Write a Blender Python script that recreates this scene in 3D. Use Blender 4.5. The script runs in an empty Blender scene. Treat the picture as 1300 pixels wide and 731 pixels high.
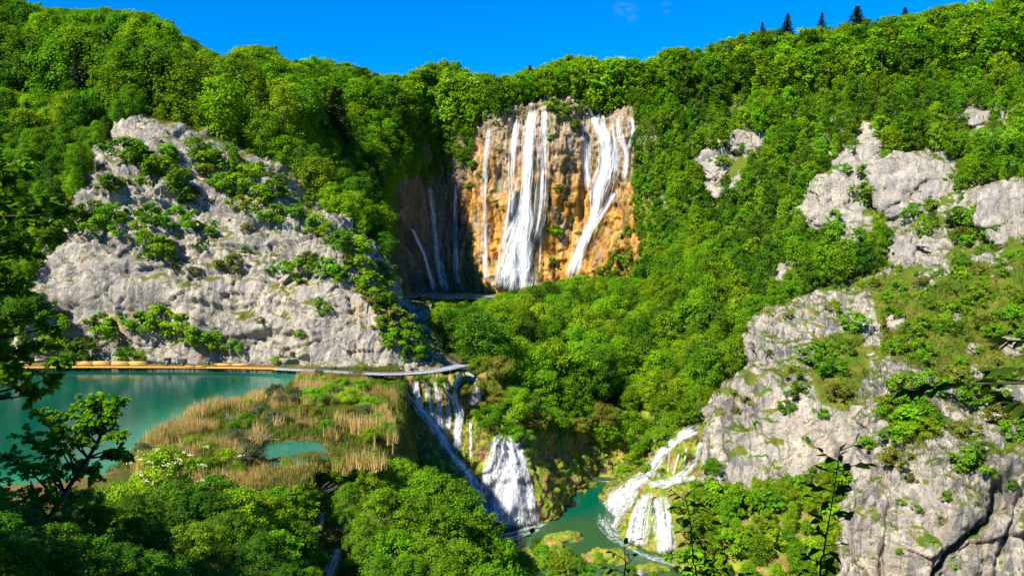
import bpy, math, random
import numpy as np
from mathutils import Vector, Matrix
from mathutils.bvhtree import BVHTree

SC = bpy.context.scene
COL = SC.collection
RNG = np.random.default_rng(7)
random.seed(7)
R = math.radians

# ------------------------------------------------------------------ camera
FPX, CU, CV = 1020.0, 650.0, 365.5          # focal length in reference pixels, centre
CAMZ = 25.0
PITCH = math.atan(65.5 / FPX)
CP, SP = math.cos(PITCH), math.sin(PITCH)
cam_d = bpy.data.cameras.new('camera')
cam_d.sensor_width = 36.0
cam_d.lens = 36.0 * FPX / 1300.0
cam_d.clip_start, cam_d.clip_end = 0.1, 6000
cam = bpy.data.objects.new('camera', cam_d)
cam.location = (0, 0, CAMZ)
cam.rotation_euler = (math.pi / 2 - PITCH, 0, 0)
COL.objects.link(cam)
SC.camera = cam

def ray(u, v):
    a, b = (u - CU) / FPX, -(v - CV) / FPX
    return np.array([a, CP + b * SP, -SP + b * CP])

def P(u, v, Y):
    d = ray(u, v)
    t = Y / d[1]
    return np.array([d[0] * t, Y, CAMZ + d[2] * t])

def proj(p):
    p = np.asarray(p, float)
    x, y, z = p[..., 0], p[..., 1], p[..., 2] - CAMZ
    f = y * CP - z * SP
    b = y * SP + z * CP
    f = np.where(np.abs(f) < 1e-6, 1e-6, f)
    return CU + FPX * x / f, CV - FPX * b / f, f

# ------------------------------------------------------------------ light
SUN_DIR = np.array([-0.52, -0.56, 0.72])
SUN_DIR /= np.linalg.norm(SUN_DIR)
sun_d = bpy.data.lights.new('sun', 'SUN')
sun_d.energy, sun_d.angle, sun_d.color = 5.0, R(0.5), (1.0, 0.93, 0.80)
sun = bpy.data.objects.new('sun', sun_d)
sun.rotation_euler = Vector(SUN_DIR).to_track_quat('Z', 'Y').to_euler()
sun.location = (-100, -60, 200)
COL.objects.link(sun)

W = bpy.data.worlds.new('World')
SC.world = W
W.use_nodes = True
wn, wl = W.node_tree.nodes, W.node_tree.links
wn.clear()
sky = wn.new('ShaderNodeTexSky')
sky.sky_type = 'NISHITA'
sky.sun_disc = False
sky.sun_elevation = math.asin(SUN_DIR[2])
sky.sun_rotation = math.atan2(SUN_DIR[0], SUN_DIR[1])
sky.altitude, sky.air_density, sky.dust_density, sky.ozone_density = 600, 1.0, 0.1, 4.0
hsv = wn.new('ShaderNodeHueSaturation')
hsv.inputs['Saturation'].default_value = 1.55
hsv.inputs['Hue'].default_value = 0.512
hsv.inputs['Value'].default_value = 0.70
bg = wn.new('ShaderNodeBackground')
bg.inputs['Strength'].default_value = 0.15
wo = wn.new('ShaderNodeOutputWorld')
wl.new(sky.outputs[0], hsv.inputs['Color'])
# two faint wisps of cloud high in the sky, by direction
tc = wn.new('ShaderNodeTexCoord')
nz = wn.new('ShaderNodeTexNoise')
nz.inputs['Scale'].default_value = 55; nz.inputs['Detail'].default_value = 5
mp = wn.new('ShaderNodeMapping'); mp.inputs['Scale'].default_value = (1, 1, 1.9)
wl.new(tc.outputs['Generated'], mp.inputs[0]); wl.new(mp.outputs[0], nz.inputs['Vector'])
acc = None
for (cu, cv, rad, amt) in ((795, 14, 0.020, 0.07), (846, 10, 0.009, 0.06), (788, 78, 0.009, 1.4)):
    d = ray(cu, cv); d = d / np.linalg.norm(d)
    vd = wn.new('ShaderNodeVectorMath'); vd.operation = 'DISTANCE'
    wl.new(tc.outputs['Generated'], vd.inputs[0]); vd.inputs[1].default_value = tuple(d)
    mr = wn.new('ShaderNodeMapRange'); mr.interpolation_type = 'SMOOTHSTEP'
    mr.inputs[1].default_value, mr.inputs[2].default_value = 0.0, rad
    mr.inputs[3].default_value, mr.inputs[4].default_value = amt, 0
    wl.new(vd.outputs['Value'], mr.inputs[0])
    if acc is None: acc = mr.outputs[0]
    else:
        ad = wn.new('ShaderNodeMath'); ad.operation = 'ADD'
        wl.new(acc, ad.inputs[0]); wl.new(mr.outputs[0], ad.inputs[1]); acc = ad.outputs[0]
nr = wn.new('ShaderNodeMapRange'); nr.inputs[1].default_value, nr.inputs[2].default_value = .42, .72
wl.new(nz.outputs[0], nr.inputs[0])
mu = wn.new('ShaderNodeMath'); mu.operation = 'MULTIPLY'; mu.use_clamp = True
wl.new(acc, mu.inputs[0]); wl.new(nr.outputs[0], mu.inputs[1])
mx = wn.new('ShaderNodeMixRGB'); mx.inputs[2].default_value = (7, 7.4, 8, 1)
wl.new(mu.outputs[0], mx.inputs[0]); wl.new(hsv.outputs[0], mx.inputs[1])
wl.new(mx.outputs[0], bg.inputs['Color'])
wl.new(bg.outputs[0], wo.inputs['Surface'])

SC.view_settings.view_transform = 'Standard'
SC.view_settings.look = 'None'
SC.view_settings.gamma = 1
SC.view_settings.exposure = 0.95
SC.view_settings.use_curve_mapping = False
SC.cycles.max_bounces = 6
SC.cycles.diffuse_bounces = 3
SC.cycles.glossy_bounces = 2
SC.cycles.transmission_bounces = 4
SC.cycles.transparent_max_bounces = 12
SC.cycles.use_denoising = True

# ------------------------------------------------------------------ numpy noise
def _h(ix, iy, iz, s=0):
    n = (ix.astype(np.int64) * 73856093) ^ (iy.astype(np.int64) * 19349663) ^ (iz.astype(np.int64) * 83492791) ^ (s * 2654435761)
    n = n & 0xFFFFFFFF
    n = (n ^ (n >> 15)) * 0x2c1b3c6d & 0xFFFFFFFF
    n = (n ^ (n >> 12)) * 0x297a2d39 & 0xFFFFFFFF
    n = n ^ (n >> 15)
    return (n & 0xFFFFFF) / float(0xFFFFFF)

def vnoise(p, s=0):
    """value noise in -1..1"""
    i = np.floor(p).astype(np.int64); f = p - i
    f = f * f * f * (f * (f * 6 - 15) + 10)
    x, y, z = i[:, 0], i[:, 1], i[:, 2]
    def L(a, b, t): return a + (b - a) * t
    c = [[[_h(x + a, y + b, z + d, s) for d in (0, 1)] for b in (0, 1)] for a in (0, 1)]
    fx, fy, fz = f[:, 0], f[:, 1], f[:, 2]
    r = L(L(L(c[0][0][0], c[1][0][0], fx), L(c[0][1][0], c[1][1][0], fx), fy),
          L(L(c[0][0][1], c[1][0][1], fx), L(c[0][1][1], c[1][1][1], fx), fy), fz)
    return r * 2 - 1

ROT = np.array([[0.36, 0.48, -0.8], [-0.8, 0.6, 0.0], [0.48, 0.64, 0.6]])
def fbm(p, o=4, s=0, g=0.5):
    r = 0; a = 1; q = p @ ROT
    for k in range(o):
        r = r + a * vnoise(q, s + k); q = (q * 2.03) @ ROT + 17.1; a *= g
    return r

def ridged(p, o=3, s=0):
    r = 0; a = 1
    for k in range(o):
        r = r + a * (1 - np.abs(vnoise(p, s + k)) * 2); p = p * 2.1 + 9.3; a *= 0.5
    return r

def cells(p, s=0, tilt=False):
    """F1, F2, random of the nearest cell"""
    i = np.floor(p).astype(np.int64); f = p - i
    n = len(p)
    F1 = np.full(n, 9.0); F2 = np.full(n, 9.0); rid = np.zeros(n); tl = np.zeros(n)
    for a in (-1, 0, 1):
        for b in (-1, 0, 1):
            for c in (-1, 0, 1):
                x, y, z = i[:, 0] + a, i[:, 1] + b, i[:, 2] + c
                dx = a + _h(x, y, z, s + 1) - f[:, 0]
                dy = b + _h(x, y, z, s + 2) - f[:, 1]
                dz = c + _h(x, y, z, s + 3) - f[:, 2]
                d = np.sqrt(dx * dx + dy * dy + dz * dz)
                m = d < F1
                F2 = np.where(m, F1, np.minimum(F2, d))
                rid = np.where(m, _h(x, y, z, s + 4), rid)
                tl = np.where(m, dx * (_h(x, y, z, s + 5) - .5) + dy * (_h(x, y, z, s + 6) - .5) + dz * (_h(x, y, z, s + 7) - .5), tl)
                F1 = np.where(m, d, F1)
    return (F1, F2, rid, tl) if tilt else (F1, F2, rid)

def sstep(a, b, x):
    t = np.clip((x - a) / (b - a), 0, 1)
    return t * t * (3 - 2 * t)

# ------------------------------------------------------------------ mesh helpers
def make_mesh(name, V, F, mats=(), smooth=False, attrs=None, mat_idx=None):
    V = np.ascontiguousarray(V, dtype=np.float32); F = np.ascontiguousarray(F, dtype=np.int32)
    me = bpy.data.meshes.new(name)
    me.vertices.add(len(V)); me.vertices.foreach_set('co', V.ravel())
    k = F.shape[1]
    me.loops.add(F.size); me.loops.foreach_set('vertex_index', F.ravel())
    me.polygons.add(len(F))
    me.polygons.foreach_set('loop_start', np.arange(0, F.size, k, dtype=np.int32))
    if smooth: me.polygons.foreach_set('use_smooth', np.ones(len(F), dtype=bool))
    for m in mats: me.materials.append(m)
    if mat_idx is not None: me.polygons.foreach_set('material_index', np.asarray(mat_idx, dtype=np.int32))
    for an, (dom, val) in (attrs or {}).items():
        val = np.asarray(val, dtype=np.float32)
        if val.ndim == 1:
            at = me.attributes.new(an, 'FLOAT', dom); at.data.foreach_set('value', val)
        else:
            at = me.attributes.new(an, 'FLOAT_VECTOR', dom); at.data.foreach_set('vector', val.ravel())
    me.update(calc_edges=True)
    return me

def link(name, me, parent=None, loc=None):
    o = bpy.data.objects.new(name, me)
    if loc is not None: o.location = loc
    if parent is not None: o.parent = parent
    COL.objects.link(o)
    return o

def tag(o, label=None, cat=None, group=None, kind=None):
    if label: o['label'] = label
    if cat: o['category'] = cat
    if group: o['group'] = group
    if kind: o['kind'] = kind
    return o

def empty(name, loc, rz=0.0):
    o = bpy.data.objects.new(name, None)
    o.empty_display_size = 0.5
    o.location = loc; o.rotation_euler = (0, 0, rz)
    COL.objects.link(o)
    return o

def grid_faces(nu, nv):
    i = np.arange(nv - 1)[:, None] * nu + np.arange(nu - 1)[None, :]
    return np.stack([i, i + 1, i + nu + 1, i + nu], -1).reshape(-1, 4)

def catmull(C, n):
    """C (k, ...) -> n samples along axis 0"""
    k = len(C)
    Cp = np.concatenate([[2 * C[0] - C[1]], C, [2 * C[-1] - C[-2]]])
    t = np.linspace(0, k - 1 - 1e-6, n); i = t.astype(int); f = (t - i).reshape((-1,) + (1,) * (C.ndim - 1))
    p0, p1, p2, p3 = Cp[i], Cp[i + 1], Cp[i + 2], Cp[i + 3]
    return 0.5 * (2 * p1 + (p2 - p0) * f + (2 * p0 - 5 * p1 + 4 * p2 - p3) * f ** 2 + (3 * p1 - p0 - 3 * p2 + p3) * f ** 3)

def surf(rows, nu, nv):
    C = np.array([[P(*q) for q in r] for r in rows])
    A = catmull(C, nv)                                  # (nv, cols, 3)
    return catmull(A.transpose(1, 0, 2), nu).transpose(1, 0, 2)   # (nv, nu, 3)

def gnormals(G):
    du = np.gradient(G, axis=1); dv = np.gradient(G, axis=0)
    n = np.cross(du, dv)
    return n / (np.linalg.norm(n, axis=-1, keepdims=True) + 1e-9)

TERR = {}        # name -> (verts, faces)
def patch(key, name, rows, nu, nv, disp, mat, smooth=True, kind='structure'):
    G = surf(rows, nu, nv)
    N = gnormals(G)
    V = G.reshape(-1, 3); Nn = N.reshape(-1, 3)
    if disp is not None:
        d = disp(V, Nn)
        if d.ndim == 1: V = V + Nn * d[:, None]
        else: V = V + d
    F = grid_faces(nu, nv)
    o = link(name, make_mesh(name, V, F, [mat], smooth))
    o['kind'] = kind
    TERR[key] = (V, F)
    return o

def rock_disp(scale=1.0, seed=0, rough=1.0, fiss=1.0, z0=None):
    def f(p, n):
        s = scale
        w = np.stack([fbm(p / (6 * s) + k * 31.7, 2, seed + k) for k in range(3)], -1)
        q = p + w * 1.3 * s
        d = fbm(q / (17 * s), 3, seed + 5) * 3.0 * s
        zt = (p[:, 2] + 3 * fbm(p / (20 * s), 2, seed + 6)) / (5.5 * s); ft = zt - np.floor(zt)
        d += (sstep(.0, .25, ft) - ft) * 1.5 * s * rough * sstep(-.3, .3, fbm(p / (16 * s), 2, seed + 7))
        mask = sstep(-0.35, 0.45, fbm(p / (14 * s), 2, seed + 9))       # smooth slabs / rough blocks
        mask = 0.12 + 0.88 * mask
        if z0 is not None: mask = mask * (.18 + .82 * sstep(z0 - 7, z0 + 7, p[:, 2] + 9 * fbm(p / 12, 2, seed + 3)))
        v = q * np.array([1 / 4.5, 1 / 4.5, 1 / 15.0]) / s
        d += (ridged(v, 3, seed + 11) - 0.6) * 0.5 * s * fiss
        q2 = p + w * .5 * s
        F1, F2, r, t = cells(q2 / (np.array([8.5, 8.5, 5.0]) * s), seed + 15, True)
        d += (.5 + .5 * mask) * rough * ((r - 0.5) * 1.1 + t * 3.2 - 0.35 * (1 - sstep(0, 0.06, F2 - F1))) * s
        F1, F2, r, t = cells(q2 / (np.array([3.6, 3.6, 2.3]) * s), seed + 20, True)
        d += mask * rough * ((r - 0.5) * 0.8 + t * 2.0 - 0.35 * (1 - sstep(0, 0.10, F2 - F1))) * s
        F1, F2, r, t = cells(q2 / (np.array([1.5, 1.5, 1.0]) * s), seed + 30, True)
        d += mask * rough * ((r - 0.5) * 0.42 + t * .8 - 0.16 * (1 - sstep(0, 0.14, F2 - F1))) * s
        d += fbm(p / (1.1 * s), 4, seed + 40, .6) * 0.15 * s * (0.6 + mask) * rough
        fl = np.abs(vnoise(p * np.array([1 / 1.6, 1 / 1.6, 1 / 6.0]) / s + w * .3, seed + 50)); d -= .45 * s * (1 - sstep(0, .16, fl)) * (1.1 - .6 * mask)
        return d
    return f

def soft_disp(amp, sc, seed=0):
    def f(p, n): return fbm(p / sc, 4, seed) * amp
    return f

def poly_inside(poly, u, v):
    poly = np.asarray(poly, float); u = np.asarray(u, float); v = np.asarray(v, float)
    c = np.zeros(u.shape, bool); j = len(poly) - 1
    for i in range(len(poly)):
        xi, yi = poly[i]; xj, yj = poly[j]
        cond = ((yi > v) != (yj > v)) & (u < (xj - xi) * (v - yi) / (yj - yi + 1e-12) + xi)
        c ^= cond; j = i
    return c

def poly_dist(poly, x, y):
    """signed distance, positive inside"""
    poly = np.asarray(poly, float)
    d = np.full(x.shape, 1e9)
    for i in range(len(poly)):
        a, b = poly[i - 1], poly[i]
        e = b - a
        t = np.clip(((x - a[0]) * e[0] + (y - a[1]) * e[1]) / (e @ e + 1e-12), 0, 1)
        d = np.minimum(d, np.hypot(x - a[0] - t * e[0], y - a[1] - t * e[1]))
    return np.where(poly_inside(poly, x, y), d, -d)
# ------------------------------------------------------------------ materials
class NT:
    """small node-graph helper"""
    def __init__(s, name):
        s.m = bpy.data.materials.new(name); s.m.use_nodes = True
        s.t = s.m.node_tree; s.t.nodes.clear()
        s.out = s.n('ShaderNodeOutputMaterial')
    def n(s, typ, **kw):
        nd = s.t.nodes.new(typ)
        for k, v in kw.items(): setattr(nd, k, v)
        return nd
    def l(s, a, b): s.t.links.new(a, b)
    def val(s, sock, v):
        if hasattr(v, 'is_output'): s.l(v, sock)
        else:
            if isinstance(v, tuple) and len(v) == 3 and sock.type == 'RGBA': v = v + (1,)
            sock.default_value = v
    def pos(s):
        return s.n('ShaderNodeNewGeometry').outputs['Position']
    def noise(s, vec, scale, detail=4, rough=0.55, stretch=None, off=(0, 0, 0), dist=0.0):
        if stretch or off != (0, 0, 0):
            mp = s.n('ShaderNodeMapping')
            s.l(vec, mp.inputs[0])
            mp.inputs['Scale'].default_value = stretch or (1, 1, 1)
            mp.inputs['Location'].default_value = off
            vec = mp.outputs[0]
        t = s.n('ShaderNodeTexNoise'); s.l(vec, t.inputs['Vector'])
        t.inputs['Scale'].default_value = scale; t.inputs['Detail'].default_value = detail
        t.inputs['Roughness'].default_value = rough; t.inputs['Distortion'].default_value = dist
        return t.outputs[0]
    def voro(s, vec, scale, feature='F1', stretch=None):
        if stretch:
            mp = s.n('ShaderNodeMapping'); s.l(vec, mp.inputs[0]); mp.inputs['Scale'].default_value = stretch; vec = mp.outputs[0]
        t = s.n('ShaderNodeTexVoronoi'); t.feature = feature
        s.l(vec, t.inputs['Vector']); t.inputs['Scale'].default_value = scale
        return t.outputs[0] if feature != 'F1' else t.outputs['Distance']
    def map(s, x, a, b, c=0.0, d=1.0):
        t = s.n('ShaderNodeMapRange'); t.interpolation_type = 'SMOOTHSTEP'
        s.val(t.inputs[0], x)
        for i, v in enumerate((a, b, c, d)): s.val(t.inputs[i + 1], v)
        return t.outputs[0]
    def math(s, op, a, b=0.0, clamp=False):
        t = s.n('ShaderNodeMath', operation=op, use_clamp=clamp)
        s.val(t.inputs[0], a); s.val(t.inputs[1], b)
        return t.outputs[0]
    def mix(s, f, a, b, blend='MIX'):
        t = s.n('ShaderNodeMixRGB', blend_type=blend)
        s.val(t.inputs[0], f); s.val(t.inputs[1], a); s.val(t.inputs[2], b)
        return t.outputs[0]
    def ramp(s, f, stops):
        t = s.n('ShaderNodeValToRGB'); s.l(f, t.inputs[0])
        e = t.color_ramp.elements
        while len(e) < len(stops): e.new(0.5)
        for el, (p, c) in zip(e, stops): el.position = p; el.color = c + (1,)
        return t.outputs[0]
    def bump(s, h, strength, dist):
        t = s.n('ShaderNodeBump'); s.val(t.inputs['Height'], h)
        t.inputs['Strength'].default_value = strength; t.inputs['Distance'].default_value = dist
        return t.outputs[0]
    def attr(s, name, kind='GEOMETRY'):
        t = s.n('ShaderNodeAttribute'); t.attribute_name = name; t.attribute_type = kind
        return t
    def normal_z(s):
        g = s.n('ShaderNodeNewGeometry'); x = s.n('ShaderNodeSeparateXYZ'); s.l(g.outputs['Normal'], x.inputs[0])
        return x.outputs[2]
    def xyz(s, v):
        x = s.n('ShaderNodeSeparateXYZ'); s.l(v, x.inputs[0]); return x.outputs
    def principled(s, col, rough=0.8, spec=0.3, normal=None, **kw):
        b = s.n('ShaderNodeBsdfPrincipled')
        s.val(b.inputs['Base Color'], col); s.val(b.inputs['Roughness'], rough); s.val(b.inputs['Specular IOR Level'], spec)
        if normal is not None: s.l(normal, b.inputs['Normal'])
        for k, v in kw.items(): s.val(b.inputs[k], v)
        return b.outputs[0]
    def done(s, shader):
        s.l(shader, s.out.inputs['Surface']); return s.m

def mat_limestone(name, warm=0.5, moss=0.5, dark=0.5, green=False):
    g = NT(name); p = g.pos()
    big = g.noise(p, 0.06, 4)
    mid = g.noise(p, 0.35, 6, 0.62)
    c = g.mix(g.map(big, .35, .65), (0.305, 0.28, 0.24), (0.54, 0.475, 0.385))
    c = g.mix(g.map(mid, .3, .7), g.mix(1.0, c, (0.70, 0.685, 0.67), 'MULTIPLY'), c)
    vs = g.noise(p, 0.22, 5, .62, stretch=(1, 1, .10), off=(3, 77, 5), dist=.8)
    c = g.mix(g.map(vs, .40, .58, .0, .6), c, (0.265, 0.25, 0.235))
    vs = g.noise(p, 0.6, 5, .65, stretch=(1, 1, .07), off=(3, 7, 55), dist=.4)
    c = g.mix(g.map(vs, .50, .62, .0, .75), c, (0.52, 0.45, 0.36))
    # rain streaks, stretched down the face
    st = g.noise(p, 0.55, 5, 0.6, stretch=(1, 1, 0.09), dist=0.6)
    st2 = g.noise(p, 0.05, 3, off=(40, 3, 9))
    f = g.math('MULTIPLY', g.map(st, .50, .58), g.map(st2, .42, .54))
    c = g.mix(g.math('MULTIPLY', f, 0.75 * dark), c, (0.10, 0.10, 0.105))
    st3 = g.noise(p, 0.9, 4, 0.6, stretch=(1, 1, 0.12), off=(7, 70, 1))
    c = g.mix(g.map(st3, .5, .75, 0, .55), c, (0.52, 0.48, 0.42))
    oc = g.math('MULTIPLY', g.map(g.noise(p, 0.09, 3, off=(11, 5, 80)), .56, .68), g.map(g.noise(p, .5, 4, stretch=(1, 1, .5)), .4, .65))
    c = g.mix(g.math('MULTIPLY', oc, warm), c, (0.52, 0.33, 0.13))
    # pits and cracks
    v = g.voro(p, 0.55, 'DISTANCE_TO_EDGE', stretch=(1, 1, .75))
    wv = g.map(v, 0.0, 0.05, 1, 0)
    crk = g.math('MULTIPLY', wv, g.map(mid, .45, .62))
    c = g.mix(g.math('MULTIPLY', crk, .22), c, (0.12, 0.115, 0.105))
    pit = g.noise(p, 2.6, 5, 0.7)
    c = g.mix(g.map(pit, .54, .66, 0, .75), c, (0.13, 0.12, 0.10))
    c = g.mix(g.map(g.noise(p, 1.1, 6, .75, off=(6, 6, 60)), .35, .48, .5, 0), c, (0.15, 0.14, 0.12))
    # moss and dry grass lodged on the ledges
    nz = g.normal_z()
    mk = g.map(g.math('ADD', nz, g.math('MULTIPLY', g.math('SUBTRACT', g.noise(p, .28, 5, .65, off=(3, 9, 4)), .5), 2.2)), .62 - .25 * (moss - .5), .95 - .25 * (moss - .5))
    gc = g.mix(g.noise(p, .8, 3), (0.075, 0.115, 0.012), (0.17, 0.15, 0.035))
    if green:
        gm = g.math('ADD', g.attr('green').outputs['Fac'], g.math('MULTIPLY', g.math('SUBTRACT', g.noise(p, .35, 6, .65, off=(8, 8, 1)), .5), 1.7))
        mk = g.math('MAXIMUM', mk, g.map(gm, .45, .62))
        gc = g.mix(g.map(g.noise(p, .25, 4, off=(1, 1, 6)), .4, .6), (0.07, 0.135, 0.008), (0.15, 0.155, 0.02))
    c = g.mix(mk, c, gc)
    h = g.math('ADD', g.noise(p, 1.4, 8, .7), g.math('MULTIPLY', g.map(v, 0, .12), .12))
    nrm = g.bump(h, 1.0, .55)
    return g.done(g.principled(c, .92, .12, nrm))

def mat_travertine(name):
    """the wall of the great fall: wet ochre tufa, grey rock and hanging moss"""
    g = NT(name); p = g.pos(); z = g.xyz(p)[2]
    st = g.noise(p, 0.42, 6, 0.66, stretch=(1, 1, 0.06), dist=0.15)
    bl = g.noise(p, 0.09, 4, stretch=(1, 1, .35), off=(5, 1, 3))
    c = g.ramp(st, [(0.30, (0.06, 0.035, 0.02)), (0.41, (0.24, 0.10, 0.02)), (0.50, (0.42, 0.20, 0.025)), (0.60, (0.50, 0.29, 0.06)), (0.72, (0.36, 0.27, 0.17))])
    grey = g.ramp(g.noise(p, .4, 6, .65, stretch=(1, 1, .3), off=(9, 9, 2)), [(0.3, (0.09, 0.075, 0.06)), (0.5, (0.25, 0.19, 0.13)), (0.7, (0.45, 0.40, 0.33))])
    hi = g.map(g.math('ADD', z, g.math('MULTIPLY', g.math('SUBTRACT', bl, .5), 90)), 34, 62)
    c = g.mix(g.math('MULTIPLY', hi, .8), c, grey)
    c = g.mix(g.map(bl, .54, .62, 0, .85), c, grey)
    m = g.math('MULTIPLY', g.map(g.noise(p, .22, 5, .6, stretch=(1, 1, .35), off=(33, 2, 7)), .53, .63), g.map(g.noise(p, 1.2, 4, stretch=(1, 1, .4)), .35, .55))
    c = g.mix(m, c, g.mix(g.noise(p, .5, 2), (0.05, 0.085, 0.01), (0.13, 0.13, 0.02)))
    dk = g.map(g.noise(p, .5, 5, .6, stretch=(1, 1, .07), off=(3, 50, 7)), .57, .7, 0, .7)
    c = g.mix(dk, c, (0.045, 0.03, 0.02))
    # dark rock in the west of the bowl, its shade deepened in the colour
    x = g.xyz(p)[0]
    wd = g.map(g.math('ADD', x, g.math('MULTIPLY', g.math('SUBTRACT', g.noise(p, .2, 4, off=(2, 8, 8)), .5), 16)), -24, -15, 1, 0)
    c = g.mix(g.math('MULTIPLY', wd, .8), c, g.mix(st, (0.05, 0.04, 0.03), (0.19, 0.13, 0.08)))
    h = g.noise(p, 1.1, 7, .68, stretch=(1, 1, .45))
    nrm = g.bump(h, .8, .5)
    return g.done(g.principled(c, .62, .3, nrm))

def mat_tufa(name, moss=0.6):
    """mossy travertine barriers round the lower falls"""
    g = NT(name); p = g.pos()
    st = g.noise(p, 0.5, 6, 0.6, stretch=(1, 1, 0.22), dist=.4)
    c = g.ramp(st, [(0.3, (0.09, 0.06, 0.04)), (0.45, (0.25, 0.135, 0.055)), (0.58, (0.36, 0.21, 0.085)), (0.72, (0.40, 0.32, 0.23))])
    mz = g.math('ADD', g.noise(p, .45, 5, .6, stretch=(1, 1, .3), off=(3, 8, 1)), g.math('MULTIPLY', g.normal_z(), .13))
    mo = g.map(mz, .62 - .22 * moss, .72 - .22 * moss)
    gc = g.ramp(g.noise(p, .7, 4, .6, stretch=(1, 1, .4), off=(1, 2, 30)), [(0.3, (0.06, 0.10, 0.010)), (0.5, (0.16, 0.22, 0.014)), (0.7, (0.33, 0.30, 0.025))])
    c = g.mix(mo, c, gc)
    dk = g.map(g.noise(p, .9, 4, .6, stretch=(1, 1, .12), off=(5, 5, 5)), .57, .7, 0, .4)
    c = g.mix(dk, c, (0.03, 0.028, 0.015))
    nrm = g.bump(g.noise(p, 2.0, 7, .68, stretch=(1, 1, .5)), .8, .35)
    return g.done(g.principled(c, .7, .25, nrm))

def mat_ground(name, grass=(0.10, 0.14, 0.015), dry=(0.20, 0.17, 0.05), rock=0.0):
    g = NT(name); p = g.pos()
    a = g.noise(p, .12, 5, .6); b = g.noise(p, 1.3, 5, .7, off=(4, 4, 4))
    c = g.mix(g.map(a, .38, .62), grass, dry)
    c = g.mix(g.map(b, .5, .72, 0, .75), c, (0.035, 0.045, 0.01))
    c = g.mix(g.map(g.noise(p, .5, 4, off=(9, 2, 2)), .6, .72, 0, .7), c, (0.16, 0.10, 0.045))
    if rock:
        rk = g.math('MULTIPLY', g.map(g.noise(p, .16, 5, .68, off=(2, 6, 4)), .56 - .06 * rock, .63 - .06 * rock), g.map(g.noise(p, 1.1, 4, .6, off=(2, 6, 1)), .38, .5))
        c = g.mix(rk, c, g.mix(g.noise(p, 1.2, 4), (0.3, 0.28, 0.25), (0.55, 0.5, 0.43)))
    if rock:
        ba = g.map(g.math('ADD', g.attr('bare').outputs['Fac'], g.math('MULTIPLY', g.math('SUBTRACT', g.noise(p, .7, 5, .65), .5), .9)), .42, .6)
        ba = g.math('MULTIPLY', ba, g.map(g.normal_z(), .97, .8))
        rc = g.mix(g.map(g.noise(p, .3, 6, .62), .3, .7), (0.24, 0.222, 0.2), (0.42, 0.375, 0.31))
        rc = g.mix(g.map(g.noise(p, .7, 4, .6, stretch=(1, 1, .1)), .52, .66, 0, .5), rc, (.12, .115, .11))
        c = g.mix(ba, c, rc)
    nrm = g.bump(g.noise(p, 2.2, 8, .75), 1.0, .5)
    return g.done(g.principled(c, .95, .08, nrm))

def mat_leaf(name, col, var=(1.25, 1.15, .9), trans=0.45):
    g = NT(name)
    t = g.attr('tint').outputs['Fac']
    oi = g.n('ShaderNodeObjectInfo')
    lo = g.mix(1.0, col, (0.62, .68, .72), 'MULTIPLY'); hi = g.mix(1.0, col, (1.45, 1.28, .95), 'MULTIPLY')
    c = g.mix(t, lo, hi)
    hs = g.n('ShaderNodeHueSaturation')
    g.l(g.map(oi.outputs['Random'], 0, 1, .482, .512), hs.inputs['Hue'])
    g.l(g.map(g.math('FRACT', g.math('MULTIPLY', oi.outputs['Random'], 7.31)), 0, 1, .78, 1.22), hs.inputs['Value'])
    g.l(c, hs.inputs['Color'])
    c = hs.outputs[0]
    pr = g.principled(c, .6, .13)
    tr = g.n('ShaderNodeBsdfTranslucent')
    g.l(g.mix(1.0, c, (1.02, 1.15, .36), 'MULTIPLY'), tr.inputs['Color'])
    ms = g.n('ShaderNodeMixShader'); ms.inputs[0].default_value = trans
    g.l(pr, ms.inputs[1]); g.l(tr.outputs[0], ms.inputs[2])
    return g.done(ms.outputs[0])

def mat_bark(name, a=(0.11, 0.085, 0.06), b=(0.24, 0.2, 0.16)):
    g = NT(name); p = g.n('ShaderNodeTexCoord').outputs['Object']
    c = g.mix(g.map(g.noise(p, 3, 5, .65, stretch=(1, 1, .2)), .3, .7), a, b)
    return g.done(g.principled(c, .9, .1, g.bump(g.noise(p, 9, 5, stretch=(1, 1, .25)), .7, .05)))

def mat_blade(name, stops):
    g = NT(name)
    c = g.ramp(g.attr('tint').outputs['Fac'], stops)
    pr = g.principled(c, .7, .15)
    tr = g.n('ShaderNodeBsdfTranslucent'); g.l(c, tr.inputs['Color'])
    ms = g.n('ShaderNodeMixShader'); ms.inputs[0].default_value = .3
    g.l(pr, ms.inputs[1]); g.l(tr.outputs[0], ms.inputs[2])
    return g.done(ms.outputs[0])

def mat_water(name, deep, shallow, use_attr=True, rip=0.5, spec=.5):
    g = NT(name); p = g.pos()
    if use_attr:
        f = g.math('ADD', g.attr('shore').outputs['Fac'], g.math('MULTIPLY', g.math('SUBTRACT', g.noise(p, .12, 4, .6), .5), .7), clamp=True)
    else:
        f = g.map(g.noise(p, .1, 4), .35, .65)
    c = g.mix(f, deep, shallow)
    h = g.math('ADD', g.noise(p, 1.6, 3, .5, stretch=(1, 1.8, 1)), g.math('MULTIPLY', g.noise(p, 6, 2), .25))
    return g.done(g.principled(c, .07, spec, g.bump(h, rip, .03), IOR=1.33))

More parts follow.
